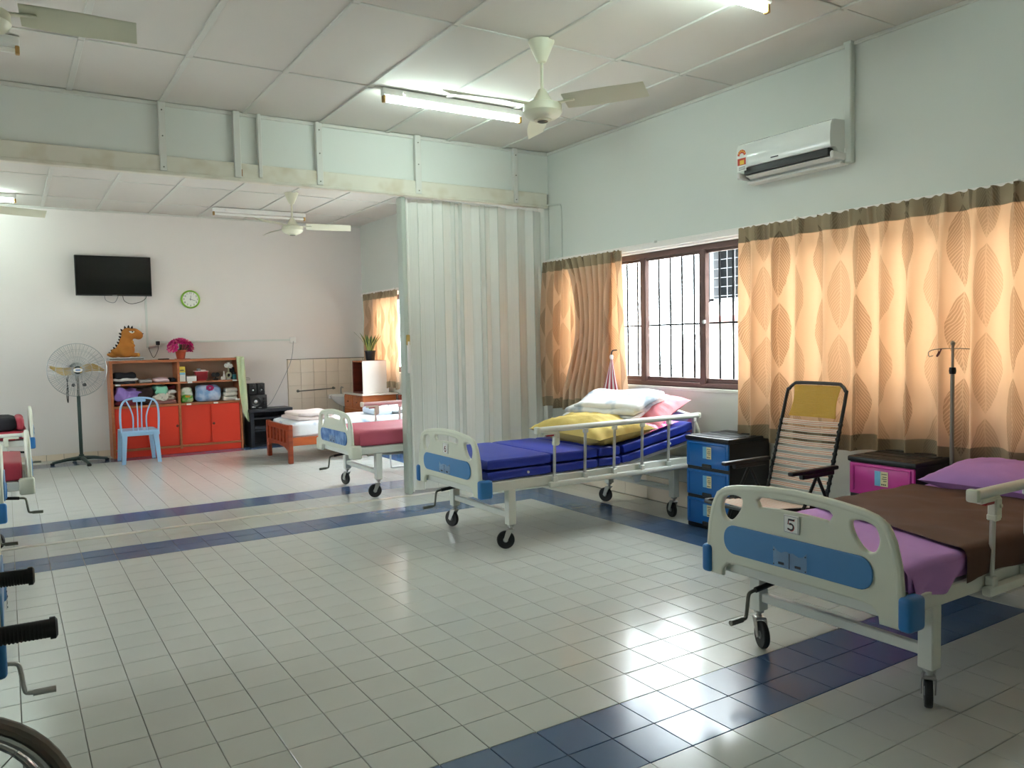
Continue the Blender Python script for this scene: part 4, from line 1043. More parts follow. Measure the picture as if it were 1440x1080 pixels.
for x in (1.62, 2.27): MB().tube([(x, ya+.035, .014), (x, yb-.035, .014)], .0105, 8).build('floor_bar', M_black, rc)
# ---------------------------------------------------------------- drip stand
M_ivpole = mat('grey_lacquered_pole', '8c857a', .4, .3)
iv = thing('drip_stand', 'slim grey drip pole with wire hooks fixed at the head corner of bed five', 'stand', (2.475, .548, 0))
MB().tube([(0, 0, .36), (0, 0, 1.20)], .0115, 12).build('pole', M_ivpole, iv)
MB().rbox((-.018, -.03, .40), (.018, .014, .46), .005, 1).build('socket', M_ivpole, iv)
MB().tube([(0, 0, 1.18), (0, 0, 1.375)], .008, 10).build('inner_pole', M_ivpole, iv)
MB().lathe([(.0, -.02), (.017, -.018), (.02, 0), (.017, .02), (0, .022)], (0, 0, 1.215), 12).build('clamp_knob', M_black, iv)
MB().lathe([(0, -.012), (.012, -.008), (.014, .004), (.008, .014), (0, .017)], (0, 0, 1.375), 12).build('finial', M_ivpole, iv)
for s in (-1, 1):
    MB().tube(smooth_loop([(0, 0, 1.345), (-.02*s, .04*s, 1.345), (-.045*s, .085*s, 1.34), (-.06*s, .11*s, 1.325), (-.055*s, .108*s, 1.30), (-.045*s, .09*s, 1.305)], 4, False), .003, 6).build('hook', M_dsteel, iv)
MB().tube(smooth_loop([(-.03, .05, 1.345), (-.04, .06, 1.31), (-.045, .07, 1.30), (-.035, .06, 1.33)], 4, False), .004, 6).build('hanging_loop', mat('maroon_cord', '5a2a2a', .7), iv)
# ---------------------------------------------------------------- wheelchair cut by the left edge
wc = thing('wheelchair', 'wheelchair at the lower left edge with ribbed black push grips', 'wheelchair', (-2.42, -.03, 0))
M_wcframe = mat('chromed_frame', 'b8b8b6', .25, .9)
for y, zg, xe in ((.19, .922, .26), (-.215, .915, .287)):
    g = MB().tube([(.03, y, zg+.005), (.20, y, zg+.002), (xe, y, zg)], .018, 14, radii=[.014, .0165, .0175])
    for k in range(34): g.lathe([(.0165, -.0022), (.0176, -.001), (.0176, .001), (.0165, .0022)], (.06+k*(xe-.068)/34, y, zg+.003-.003*k/34), 14, 'x', cap=False)
    g.lathe([(.0, -.003), (.021, -.003), (.021, .006), (.015, .010), (0, .010)], (xe-.003, y, zg), 14, 'x')
    g.build('push_grip', M_rubber, wc)
    MB().tube(smooth_loop([(.06, y, zg+.004), (.0, y, zg+.002), (-.03, y, zg-.04), (-.03, y, .50), (-.02, y, .30)], 4, False), .012, 10).build('back_post', M_wcframe, wc)
    MB().tube(smooth_loop([(-.03, y, .70), (-.25, y, .70), (-.36, y, .68), (-.38, y, .62), (-.38, y, .48), (-.03, y, .48)], 3, False), .011, 8).build('side_frame', M_wcframe, wc)
    MB().rbox((-.34, y-.025, .70), (-.06, y+.025, .73), .01, 2).build('armrest', M_black, wc)
    s = 1 if y > 0 else -1; yw = y+.075*s
    wv = MB().tube([(.30*math.cos(a*PI/24), yw, .302+.285*math.sin(a*PI/24)) if False else (.035+.29*math.cos(a*PI/24), yw, .307+.29*math.sin(a*PI/24)) for a in range(48)], .018, 10, True, 0)
    wv.tube([(.035+.264*math.cos(a*PI/24), yw, .307+.264*math.sin(a*PI/24)) for a in range(48)], .010, 8, True, 1)
    for k in range(24):
        a = 2*PI*k/24; wv.tube([(.035+.03*math.cos(a+.3), yw, .307+.03*math.sin(a+.3)), (.035+.26*math.cos(a), yw, .307+.26*math.sin(a))], .0016, 5, mi=2)
    wv.lathe([(.0, -.04), (.03, -.04), (.03, .04), (0, .04)], (.035, yw, .307), 14, 'y', 2)
    wv.build('rear_wheel', [mat('grey_brown_tyre', '6d655c', .7), M_steel, M_steel], wc)
    MB().tube([(.035+.235*math.cos(a*PI/20), yw+.035*s, .307+.235*math.sin(a*PI/20)) for a in range(40)], .009, 8, True).build('push_rim', M_wcframe, wc)
    fw = MB().lathe([(.0, -.014), (.08, -.014), (.09, -.008), (.09, .008), (.08, .014), (0, .014)], (-.42, y, .09), 22, 'y'); fw.build('front_caster', M_rubber, wc)
    MB().tube([(-.38, y, .48), (-.38, y, .2), (-.42, y, .09)], .011, 8).build('fork', M_wcframe, wc)
    MB().tube([(-.38, y, .48), (-.48, y, .30), (-.56, y, .12)], .011, 8).build('leg_rest', M_wcframe, wc)
    MB().rbox((-.68, y-.06*s-.06, .10), (-.52, y-.06*s+.06, .115), .006, 1).build('foot_plate', M_black, wc)
MB().soft((-.40, -.21, .475), (-.02, .19, .50), .012, 6, .004, 3).build('seat', M_black, wc)
MB().soft((-.045, -.21, .54), (-.025, .19, .88), .009, 6, .004, 4).build('backrest', mat('maroon_vinyl', '5a1c1c', .5), wc)
MB().tube([(-.2, -.215, .2), (-.2, .19, .47)], .011, 8).build('cross_brace', M_wcframe, wc)
MB().tube([(-.2, .19, .2), (-.2, -.215, .47)], .011, 8).build('cross_brace', M_wcframe, wc)
for y in (.19, -.215): MB().tube([(-.38, y, .2), (-.02, y, .3), (.035, y, .307)], .011, 8).build('lower_frame', M_wcframe, wc)
MB().tube([(.035, .265, .307), (.035, -.29, .307)], .01, 8).build('axle', M_wcframe, wc)

# ---------------------------------------------------------------- far room: shelf cabinet and what is on it
CY = 9.56; CD = .38
cb = thing('shelf_cabinet', 'low brown cabinet with open shelves above red sliding doors', 'cabinet', (-1.055, CY, 0)); W = 1.665; H = 1.285
def bx(name, a, b, m, par=cb, r=.003, label=None): return MB().rbox(a, b, r, 1).build(name, m, par, label=label)
bx('side_panel', (0, 0, 0), (.035, CD, H), M_cabwood); bx('side_panel', (W-.03, 0, 0), (W, CD, H), M_cabwood)
bx('divider', (.825, .004, .06), (.855, CD-.01, H-.03), M_cabwood); bx('top_board', (-.005, -.008, H-.032), (W+.005, CD, H), M_cabwood)
bx('back_panel', (.02, CD-.012, .05), (W-.02, CD, H-.02), M_cabback)
for a, b in ((.035, .825), (.855, W-.03)):
    bx('shelf', (a, .006, .955), (b, CD-.012, .978), M_cabwood); bx('shelf', (a, .0, .655), (b, CD-.012, .685), M_cabwood)
    bx('bottom_board', (a, .0, .085), (b, CD-.012, .112), M_cabwood)
bx('plinth', (.035, .012, 0), (W-.03, .03, .085), M_redlam)
for a, b, y, kx in ((.04, .435, .036, None), (.425, .822, .014, .80), (.858, 1.255, .036, None), (1.245, 1.632, .014, 1.275)):
    d = bx('sliding_door', (a, y, .114), (b, y+.016, .653), M_redlam)
    if kx: MB().lathe([(0, -.006), (.010, -.006), (.018, -.001), (.018, .004), (0, .004)], (kx, y-.001, .38), 14, 'y').build('finger_pull', M_lockdark, d)
for x, z in ((.09, .968), (.98, .968), (1.575, .968), (.955, .668), (1.31, .668), (1.605, .70)):
    bx('price_label', (x-.03, -.003, z-.012), (x+.03, .001, z+.010), M_paper, r=.001)
def item(name, label, cat, mb, m, smooth=60, group=None, parts=()):
    o = mb.build(name, m, smooth=smooth); tag(o, label, cat, group); return o
X0 = -1.055
def cloth_item(label, x0, x1, z0, z1, m, seed, wr=.014, y0=CY+.03, y1=CY+.30, name='folded_clothes', cat='clothes', r=.03, fr=9):
    return item(name, label, cat, MB().soft((X0+x0, y0, z0), (X0+x1, y1, z1), r, 12, wr*1.5, seed, fr*1.3), m, 180)
M_blackcl = mat('black_cloth', '1f2026', .9, bump=.2); M_whitecl = mat('white_cloth', 'dedcd8', .9, bump=.2); M_purple = mat('lilac_cloth', '9a7cc4', .9, bump=.2)
M_dbrown = mat('dark_brown_cloth', '3c2a26', .9, bump=.2); M_beigecl = two_tone('beige_floral_cloth', 'd6cfc0', '8a7a66', 18, .5, .62, .9); M_mint = mat('mint_cloth', '8fd6b8', .9, bump=.2)
M_wine = mat('wine_red_cloth', '7a2a36', .9, bump=.2); M_rosecl = mat('pale_rose_cloth', 'e2c6cc', .9, bump=.2); M_greycl = mat('grey_cloth', 'a9a6a2', .9, bump=.2)
cloth_item('black garment folded at the bottom of the upper left shelf pile', .05, .30, .98, 1.015, M_blackcl, 1)
cloth_item('white garment folded between two black ones on the upper left shelf', .05, .34, 1.012, 1.048, M_whitecl, 2, .02)
cloth_item('black garment folded on top of the upper left shelf pile', .05, .31, 1.045, 1.12, M_blackcl, 3, .018)
cloth_item('flat grey cloth in the middle of the upper left shelf', .36, .52, .98, 1.022, M_greycl, 4)
cloth_item('pale rose cloth folded on the upper left shelf', .545, .735, .98, 1.035, M_rosecl, 5)
cloth_item('small black cloth at the right end of the upper left shelf', .735, .805, .98, 1.035, M_blackcl, 6)
cloth_item('crumpled lilac garment on the lower left shelf', .05, .35, .76, .905, M_purple, 7, .03)
cloth_item('wine red cloth folded beneath the lilac garment', .05, .33, .688, .755, M_wine, 8)
cloth_item('dark brown garment behind the blue chair on the lower left shelf', .33, .52, .70, .90, M_dbrown, 9, .025)
cloth_item('beige floral bundle on the lower left shelf', .50, .80, .74, .83, M_beigecl, 10, .03)
cloth_item('rose and brown folded cloth beneath the beige bundle', .44, .81, .688, .745, mat('brown_rose_cloth', '9a6a62', .9), 11)
cloth_item('mint green cloth crumpled on top of the beige bundle', .545, .70, .81, .93, M_mint, 12, .03)
cloth_item('off white cloth rolled beside the mint green cloth', .69, .81, .825, .875, M_whitecl, 13, .02)
cloth_item('wine red cloth tucked into the far corner of the lower left shelf', .70, .815, .875, .94, M_wine, 14, .015, CY+.14)
# right upper shelf
t = thing('carton', 'tall white carton with a yellow upper half on the right upper shelf', 'box', (X0+.89, CY+.10, .978))
MB().rbox((-.03, -.05, 0), (.045, .05, .125), .003, 1).build('lower_half', M_paper, t); MB().rbox((-.03, -.05, .125), (.045, .05, .205), .003, 1).build('upper_half', mat('yellow_card', 'e2cf4f', .6), t)
MB().box((-.026, -.051, .095), (.041, -.0495, .122)).build('blue_band', M_skyblue, t, smooth=0); MB().box((-.02, -.051, .15), (.03, -.0495, .162)).build('print_band', M_ink, t, smooth=0)
t = thing('carton', 'low white box beside the red basket on the right upper shelf', 'box', (X0+1.01, CY+.09, .978))
MB().rbox((-.06, -.05, 0), (.065, .05, .072), .003, 1).build('box_body', M_paper, t); MB().rbox((-.062, -.052, .066), (.067, .052, .076), .002, 1).build('lid', M_greycl, t)
t = thing('basket', 'red plastic basket of odds and ends on the right upper shelf', 'basket', (X0+1.155, CY+.14, .978))
q = MB(); cs = []
for z, a, b in ((0, .062, .05), (.13, .085, .07)):
    cs.append([(x, y, z) for x, y in rrect(-a, -b, a, b, .02, 3)])
n_ = len(cs[0]); q.add(cs[0]+cs[1], [(i, (i+1) % n_, (i+1) % n_+n_, i+n_) for i in range(n_)]+[tuple(range(n_))[::-1]])
q.build('basket_body', mat('red_basket_plastic', 'cc3c44', .5), t)
q = MB()
for k in range(9):
    x = -.07+.0175*k; q.box((x-.003, -.0745, .02), (x+.003, -.052, .118))
for k in range(4): q.box((-.075, -.073, .025+.026*k), (.075, -.056, .031+.026*k))
q.build('lattice', mat('dark_red_basket', 'a82c36', .5), t, smooth=0)
MB().tube([(x, y, .132) for x, y in rrect(-.088, -.073, .088, .073, .02, 3)], .006, 6, True).build('rim', mat('pale_pink_rim', 'e8cccc', .5), t)
tag(MB().rbox((X0+1.10, CY+.10, 1.075), (X0+1.15, CY+.16, 1.15), .008, 1).build('brush', M_greyhub), 'grey brush standing in the red basket', 'brush')
tag(MB().soft((X0+1.14, CY+.09, 1.08), (X0+1.22, CY+.17, 1.128), .015, 5, .006, 3).build('paper_pack', M_paper), 'crumpled white paper pack in the red basket', 'paper')
t = thing('sunglasses_stand', 'small black stand with two rounded wings on the right upper shelf', 'ornament', (X0+1.345, CY+.12, .978))
MB().rbox((-.035, -.03, 0), (.035, .03, .025), .008, 1).build('foot', M_black, t); MB().tube([(0, 0, .02), (0, 0, .07)], .008, 8).build('stem', M_black, t)
for s in (-1, 1): MB().lathe([(0, -.012), (.03, -.006), (.032, 0), (.03, .006), (0, .012)], (s*.027, 0, .075), 14, 'y').build('wing', M_black, t)
t = thing('bottle', 'small white bottle next to the white flower vase', 'bottle', (X0+1.46, CY+.12, .978))
MB().lathe([(0, 0), (.022, .002), (.024, .03), (.018, .06), (.012, .075), (0, .076)], (0, 0, 0), 16).build('bottle_body', M_ceramic, t); MB().lathe([(0, .074), (.011, .074), (.009, .12), (.0, .122)], (0, 0, 0), 12).build('cap', M_white, t)
tag(MB().rbox((X0+1.415, CY+.08, .978), (X0+1.44, CY+.12, 1.025), .006, 1).build('carton', M_paper), 'tiny white box beside the small white bottle', 'box')
t = thing('flower_vase', 'pale ring shaped vase with white flowers on the right upper shelf', 'vase', (X0+1.53, CY+.14, .978))
MB().tube([(.032*math.cos(a*PI/12), 0, .06+.036*math.sin(a*PI/12)) for a in range(24)], .014, 10, True).build('vase_body', mat('celadon_ceramic', 'c9d2bb', .25), t)
MB().lathe([(0, 0), (.04, .002), (.03, .015), (0, .018)], (0, 0, 0), 16).build('foot', M_ceramic, t); MB().tube([(0, 0, .10), (0, 0, .17)], .012, 10).build('neck', mat('celadon_neck', 'b4c09e', .3), t)
for k, (x, z) in enumerate(((-.025, .20), (.028, .19), (.0, .215))):
    f = MB()
    for a in range(6): f.soft((x+.018*math.cos(a)-.016, -.02, z+.018*math.sin(a)-.016), (x+.018*math.cos(a)+.016, .02, z+.018*math.sin(a)+.016), .014, 3)
    f.build('blossom', M_paper, t)
t = thing('jar', 'dark jar with teal label at the right end of the upper shelf', 'jar', (X0+1.605, CY+.13, .978))
MB().lathe([(0, 0), (.028, .002), (.028, .07), (.0, .072)], (0, 0, 0), 16).build('jar_body', mat('teal_label', '2f8a8e', .4), t); MB().lathe([(0, .072), (.024, .072), (.024, .10), (0, .10)], (0, 0, 0), 16).build('lid', M_black, t)
tag(MB().rbox((X0+1.55, CY+.22, .978), (X0+1.63, CY+.30, 1.15), .01, 1).build('carton', mat('charcoal_card', '33383a', .6), None), 'dark box standing behind the white flowers', 'box')
# right lower shelf
t = thing('plastic_packet', 'green and white plastic packet on the lower right shelf', 'packet', (X0+.955, CY+.13, .685))
MB().soft((-.085, -.06, 0), (.08, .06, .11), .04, 9, .016, 5, 14).build('green_half', two_tone('green_white_film', '57b53a', 'b9dca0', 12, .45, .6, .25), t, smooth=180)
MB().soft((-.08, -.055, .09), (.07, .055, .205), .035, 9, .018, 9, 14).build('clear_half', two_tone('cream_green_film', 'dfe4d4', '8fb98a', 14, .5, .65, .25), t, smooth=180)
MB().soft((-.03, -.068, .07), (.035, -.055, .10), .006, 3, .002, 2).build('emblem', mat('orange_print', 'd9a02c', .5), t)
t = thing('plastic_bag', 'pale blue plastic bag with a magenta emblem on the lower right shelf', 'bag', (X0+1.24, CY+.16, .685))
MB().soft((-.17, -.11, 0), (.16, .11, .235), .07, 14, .018, 3, 10).build('bag_body', two_tone('blue_film', '86aad8', 'c2d4ea', 9, .4, .65, .25), t, smooth=180)
em = MB()
for k in range(7):
    a = 2*PI*k/7; em.soft((.01+.032*math.cos(a)-.02, -.122, .19+.026*math.sin(a)-.016), (.01+.032*math.cos(a)+.02, -.10, .19+.026*math.sin(a)+.016), .01, 3, .003, k)
em.build('emblem', mat('magenta_print', 'b8246c', .5), t)
for k in range(3):
    cloth_item(('white towel at the bottom of the stack on the lower right shelf', 'white towel in the middle of the stack on the lower right shelf', 'white towel on top of the stack on the lower right shelf')[k], 1.42+.02*k, 1.62, .687+.058*k, .744+.058*k, mat('towel_white', 'd8d4c8', .95, bump=.4, bscale=90), 30+k, .008, name='folded_towel', cat='towel', r=.026)
# on top of the cabinet
t = thing('disc_player', 'flat silver player box under the plush dinosaur', 'player', (X0+.19, CY+.15, H))
MB().rbox((-.19, -.11, .008), (.24, .11, .045), .004, 1).build('case', mat('silver_plastic', 'c9ccce', .35, .3), t); MB().box((-.18, -.1115, .016), (.23, -.1095, .03)).build('front_slot', M_dsteel, t, smooth=0)
for x in (-.16, .2): MB().lathe([(0, 0), (.014, 0), (.014, .009), (0, .009)], (x, -.08, 0), 10).build('foot', M_white, t)
dn = thing('plush_dinosaur', 'ochre plush dinosaur with black back spikes sitting on the silver player', 'soft toy', (X0+.235, CY+.14, H+.045))
body = blob([(-.02, 0, .10, .115, .09, .115, 0), (-.01, 0, .19, .085, .07, .12, .15), (.02, 0, .31, .085, .07, .085, .1), (.09, 0, .315, .085, .062, .072, .0), (.145, 0, .292, .06, .054, .06, 0), (-.10, 0, .06, .10, .055, .055, .35), (-.18, 0, .03, .07, .035, .03, .25), (-.02, -.075, .07, .075, .045, .07, 0), (-.02, .075, .07, .075, .045, .07, 0), (.08, -.07, .03, .06, .035, .03, 0), (.08, .07, .03, .06, .035, .03, 0), (.055, -.06, .165, .05, .022, .025, .5), (.055, .06, .165, .05, .022, .025, .5)], .011, 5)
body.build('plush_body', M_sandal, dn, smooth=180)
MB().soft((.025, -.05, .10), (.085, .05, .23), .03, 6).build('belly_patch', M_sandal2, dn, smooth=180)
for s in (-1, 1):
    ft = MB().soft((.105, s*.07-.028, .005), (.145, s*.07+.028, .055), .018, 5).build('foot_sole', M_sandal2, dn, smooth=180)
    e = MB().lathe([(0, -.016), (.02, -.010), (.026, 0), (0, .002)], (0, 0, 0), 16, 'y'); e.v = [(x*1.3+.06, (y if s < 0 else -y)+s*.062, z*.85+.34) for x, y, z in e.v]
    ew = e.build('eye_white', M_paper, dn)
    MB().lathe([(0, -.010), (.008, -.008), (.010, 0), (0, .0)], (.066, s*.074, .338), 12, 'y').build('pupil', M_ink, ew)
    MB().soft((.018, s*.066-.02, .346), (.105, s*.066+.02, .375), .012, 4).build('eyelid', M_sandal, ew, smooth=180)
    MB().soft((.19, s*.022-.006, .305), (.208, s*.022+.006, .317), .005, 2).build('nostril', M_plushblack, dn)
sp_ = [(-.20, .055, -50), (-.175, .085, -45), (-.148, .118, -42), (-.12, .152, -40), (-.098, .19, -48), (-.078, .228, -55), (-.07, .266, -58), (-.066, .31, -60), (-.05, .355, -38), (-.012, .39, -12), (.03, .398, 2), (.07, .39, 15)]
for k, (x, z, a) in enumerate(sp_):
    c = MB(); c.M = Matrix.Translation((x, 0, z)) @ Matrix.Rotation(math.radians(a), 4, 'Y')
    c.lathe([(.016, -.01), (.013, .008), (.006, .024), (0, .03)], (0, 0, 0), 8); c.build('back_spike', M_plushblack, dn)
fp_ = thing('potted_flowers', 'pink artificial flowers in a terracotta pot on the brown cabinet', 'flowers', (X0+.905, CY+.16, H))
MB().lathe([(.0, .0), (.05, 0), (.07, .105), (.076, .108), (.076, .125), (.066, .125), (.06, .10), (0, .10)], (0, 0, 0), 20).build('pot', M_terracotta, fp_)
MB().lathe([(0, .0), (.1, 0), (.105, .006), (0, .008)], (.02, 0, -.0), 20).build('saucer', M_terracotta, fp_)
random.seed(3)
for k in range(26):
    el = (0.05, .5, .95, 1.35)[k % 4]; a = 2.4*k; rr = .135*math.cos(el*.85); cx_, cy_, cz_ = rr*math.cos(a), rr*math.sin(a)*.8, .15+.10*math.sin(el)
    f = MB()
    for ring, (np_, ln, up) in enumerate(((7, .07, .15), (6, .054, .7), (4, .032, 1.3))):
        for p in range(np_):
            b = 2*PI*p/np_+ring*.5
            c0 = Vector((cx_, cy_, cz_)); ax = (c0-Vector((0, 0, .12))).normalized(); e1 = ax.orthogonal().normalized(); e2 = ax.cross(e1); rd = e1*math.cos(b)+e2*math.sin(b); d = rd*math.cos(up)+ax*math.sin(up); sd_ = ax.cross(rd)
            f.add([c0, c0+d*ln*.5+sd_*ln*.38, c0+d*ln+sd_*ln*.18, c0+d*ln-sd_*ln*.18, c0+d*ln*.5-sd_*ln*.38, c0+d*ln*.55+Vector((0, 0, -.005))], [(0, 4, 5), (4, 3, 5), (3, 2, 5), (2, 1, 5), (1, 0, 5)])
    o = f.build('blossom', M_petal if k % 3 else M_petal2, fp_, smooth=60)
    MB().tube([(cx_*.4, cy_*.4, .11), (cx_, cy_, cz_)], .003, 5).build('stem', M_leaf, o)
for k in range(4):
    a = PI+.5*k-.7; d = Vector((math.cos(a), math.sin(a), 0)); s_ = Vector((-d.y, d.x, 0)); c0 = Vector((0, 0, .12))
    MB().add([c0, c0+d*.06+s_*.03+Vector((0, 0, .02)), c0+d*.125-Vector((0, 0, .02)), c0+d*.06-s_*.03+Vector((0, 0, .02)), c0+d*.065+Vector((0, 0, .012))], [(0, 1, 4), (1, 2, 4), (2, 3, 4), (3, 0, 4)]).build('leaf', M_leaf, fp_)
tag(MB().rbox((X0+.60, CY+.05, H), (X0+.74, CY+.10, H+.016), .006, 1).build('remote_control', M_black), 'black remote control lying left of the flower pot', 'remote')
# pale green towel hung over the cabinet corner
def towel(s, t):
    x = X0+W-.055+.095*s+(.05*t)*s+.045*t*(1-s)*t; z = H+.012-(.93+.06*math.sin(s*PI))*t*(1-.18*(1-s)*(1-t)*0)-(.16*(1-s)*t*0)+(.24*(1-s)*t*t)
    y = CY-.02-.016*math.sin(s*9+t*3)-.03*t*(1-t)
    return Vector((x, y, z))
tw = MB().grid(towel, 18, 30)
tw2 = MB().grid(lambda s, t: Vector((X0+W-.055+.095*s, CY-.02+.14*t, H+.013+.004*math.sin(t*6+s*5))), 10, 6); tw.add(tw2.v, tw2.f)
o = tw.build('towel', mat('pale_green_towel', 'd3dfb8', .95, bump=.4, bscale=80), smooth=180); tag(o, 'pale green towel hanging over the right corner of the brown cabinet', 'towel')
sm = o.modifiers.new('thickness', 'SOLIDIFY'); sm.thickness = .006

# ---------------------------------------------------------------- pedestal fan
pf = thing('pedestal_fan', 'large pedestal fan with wire cage, amber blades and dark green stand', 'fan', (-1.435, 9.40, 0))
for k, (x, y) in enumerate(((-.32, .06), (.30, .14), (.06, -.30), (-.06, .34))):
    MB().tube([(x*.05, y*.05, .075), (x*.5, y*.5, .062), (x, y, .028)], .03, 8, radii=[.034, .026, .02], flat=.8).build('base_foot', M_fangreen, pf)
    MB().rbox((x-.025, y-.025, 0), (x+.025, y+.025, .03), .008, 1).build('foot_pad', M_rubber, pf)
MB().lathe([(.05, .05), (.055, .09), (.03, .105), (.03, .12), (0, .12)], (0, 0, 0), 16).build('hub', M_fangreen, pf)
MB().tube([(0, 0, .1), (0, 0, .86)], .021, 12).build('pole', M_fangreen, pf)
MB().tube([(0, 0, .84), (0, 0, 1.10)], .014, 10).build('upper_pole', M_dsteel, pf)
hd = MB().lathe([(0, .17), (.06, .165), (.085, .13), (.085, .05), (.06, .02), (0, .015)], (0, 0, 1.20), 20, 'y'); hd.rbox((-.02, .05, 1.05), (.02, .10, 1.15), .008, 1)
hd.build('motor', M_fangreen, pf)
for x in (-.05, .075): MB().lathe([(0, -.02), (.022, -.018), (.022, .0), (0, .004)], (x, .02, 1.0), 12, 'y').build('knob', M_black, pf)
cg = MB(); R = .333
for y, r_ in ((-.0, R), (-.10, .16), (-.115, .07), (.09, .17), (-.075, .24), (.06, .26)): cg.tube([(r_*math.cos(a*PI/24), y, 1.19+r_*math.sin(a*PI/24)) for a in range(48)], .0055 if r_ == R else .0022, 6, True)
cg.build('cage_rings', M_wire, pf)
wires = MB()
for k in range(84):
    a = 2*PI*k/84; c, s = math.cos(a), math.sin(a)
    wires.tube([(c*.05, -.118, 1.19+s*.05), (c*.16, -.103, 1.19+s*.16), (c*.28, -.06, 1.19+s*.28), (c*R, 0, 1.19+s*R)], .0019 if k % 6 else .003, 4)
    if k % 2: wires.tube([(c*.08, .10, 1.19+s*.08), (c*.17, .09, 1.19+s*.17), (c*.28, .05, 1.19+s*.28), (c*R, 0, 1.19+s*R)], .0017, 4)
ww = wires.build('cage_wires', M_wire, pf, smooth=0); ww['kind'] = 'stuff'
for sgn in (1, -1):
    def bl(u, v):
        r_ = .03+.27*u; mid = .012+.055*math.sin(u*3.6-.3)*(-1 if u < .0 else 1)*(1-.25*u) if False else -.02*math.sin(PI*u)+.085*max(0, u-.35)**1.3
        w_ = .10*math.sin(PI*min(1, .32+.60*u))
        return Vector((sgn*r_, -.035-(v-.5)*.06*(1-.3*u), 1.19+(mid if sgn < 0 else .03*math.sin(PI*u*.9)-.055*max(0, u-.55)) + (v-.5)*w_))
    b = MB().grid(bl, 14, 5); up = len(b.v); b.add([(p[0], p[1]+.004, p[2]) for p in b.v[:up]], [f[::-1] for f in b.f[:70]])
    b.build('blade', M_fanblade, pf)
bd = MB(); bd.lathe([(0, -.125), (.05, -.122), (.054, -.116), (0, -.114)], (0, 0, 0), 24, 'y'); bd.v = [(x, y, 1.19+z*.52) for x, y, z in bd.v]
bo = bd.build('badge', M_paper, pf); MB().rbox((-.026, -.1275, 1.185), (.026, -.1245, 1.197), .001, 1).build('badge_mark', M_dblue, bo)
MB().tube(smooth_loop([(-.10, .05, 1.12), (-.115, .04, 1.0), (-.125, .04, .86), (-.115, .04, .78), (-.108, .04, .95), (-.12, .05, 1.10)], 4, False), .006, 6).build('cord', M_black, pf)
MB().tube([(.045, -.0, 1.12), (.05, 0, 1.0)], .002, 5).build('pull_cord', M_black, pf)

# ---------------------------------------------------------------- pale blue stacking chair, seen from behind
pc_ = thing('plastic_chair', 'pale blue plastic stacking chair in front of the brown cabinet', 'chair', (-.80, 9.17, 0))
arch = [(-.215, .40), (-.222, .56), (-.215, .70), (-.185, .775), (-.13, .81), (0, .828), (.13, .81), (.185, .775), (.215, .70), (.222, .56), (.215, .40)]
def yb_(z): return -.20-.10*(z-.40)
fm = lambda lst: [(x, yb_(z), z) for x, z in lst]
MB().tube(smooth_loop([Vector(p) for p in fm(arch)], 4, False), .021, 8, flat=.6).build('back_frame', M_chair, pc_)
for xs_ in ((-.15, -.085, -.055, -.05), (.15, .085, .055, .05)):
    MB().tube(smooth_loop([Vector(p) for p in fm([(xs_[0]*1.0, .795), (xs_[0]*.72, .70), (xs_[1]*.9, .58), (xs_[1]*.95, .40)])], 4, False), .013, 8, flat=.7).build('back_slat', M_chair, pc_)
for x in (-.022, .022):
    MB().tube(fm([(x*1.3, .82), (x, .6), (x*1.1, .40)]), .011, 8, flat=.7).build('back_slat', M_chair, pc_)
MB().rbox((-.075, yb_(.80)-.012, .775), (.075, yb_(.80)+.012, .82), .01, 2).build('top_web', M_chair, pc_)
seat = MB().soft((-.215, -.22, .385), (.215, .22, .415), .014, 10, 0)
seat.rbox((-.225, -.225, .345), (.225, -.205, .40), .006, 1); seat.build('seat', M_chair, pc_)
for sx in (-1, 1):
    for y0, y1 in ((-.21, -.25), (.20, .22)):
        lg = MB()
        lg.add([(sx*.21, y0-.02, .40), (sx*.145, y0-.015, .40), (sx*.185, y1-.02, 0), (sx*.228, y1-.02, 0), (sx*.21, y0+.025, .40), (sx*.145, y0+.02, .40), (sx*.185, y1+.02, 0), (sx*.228, y1+.02, 0)], [(0, 1, 2, 3), (7, 6, 5, 4), (0, 3, 7, 4), (1, 5, 6, 2), (0, 4, 5, 1), (3, 2, 6, 7)])
        lg.build('leg', M_chair, pc_, smooth=20)

# ---------------------------------------------------------------- loudspeakers on a charcoal cabinet
dc = thing('media_cabinet', 'charcoal cabinet with open niches carrying the loudspeakers', 'cabinet', (.70, 9.48, 0))
def db(n, a, b): return MB().rbox(a, b, .004, 1).build(n, M_dcab, dc)
db('side_panel', (0, 0, .02), (.05, .36, .50)); db('side_panel', (.53, 0, .02), (.58, .36, .50)); db('top_board', (-.015, -.02, .50), (.60, .37, .545)); db('back_panel', (.03, .34, .03), (.55, .355, .50))
db('shelf', (.05, .0, .40), (.53, .34, .42)); db('shelf', (.05, .0, .22), (.53, .34, .25)); db('plinth', (0, .0, 0), (.58, .34, .03)); db('drawer', (.055, .01, .255), (.525, .03, .30))
sb_ = thing('subwoofer', 'black subwoofer box with silver cone on the charcoal cabinet', 'loudspeaker', (.83, 9.62, .545))
MB().rbox((-.115, -.09, 0), (.125, .10, .20), .008, 2).build('case', M_speaker, sb_)
def driver(par, x, z, r, y): 
    d = MB().lathe([(r, 0), (r*1.08, -.004), (r, -.008), (r*.88, -.006), (r*.45, .004), (r*.42, .002)], (x, y, z), 22, 'y').build('cone', M_black, par)
    MB().lathe([(0, -.006), (r*.3, -.003), (r*.4, .003)], (x, y, z), 16, 'y').build('dust_cap', M_cone, d)
driver(sb_, -.035, .105, .068, -.091)
for z in (.06, .10, .145): MB().lathe([(0, -.012), (.018, -.012), (.02, 0), (0, 0)], (.085, -.09, z), 14, 'y').build('knob', M_speaker, sb_)
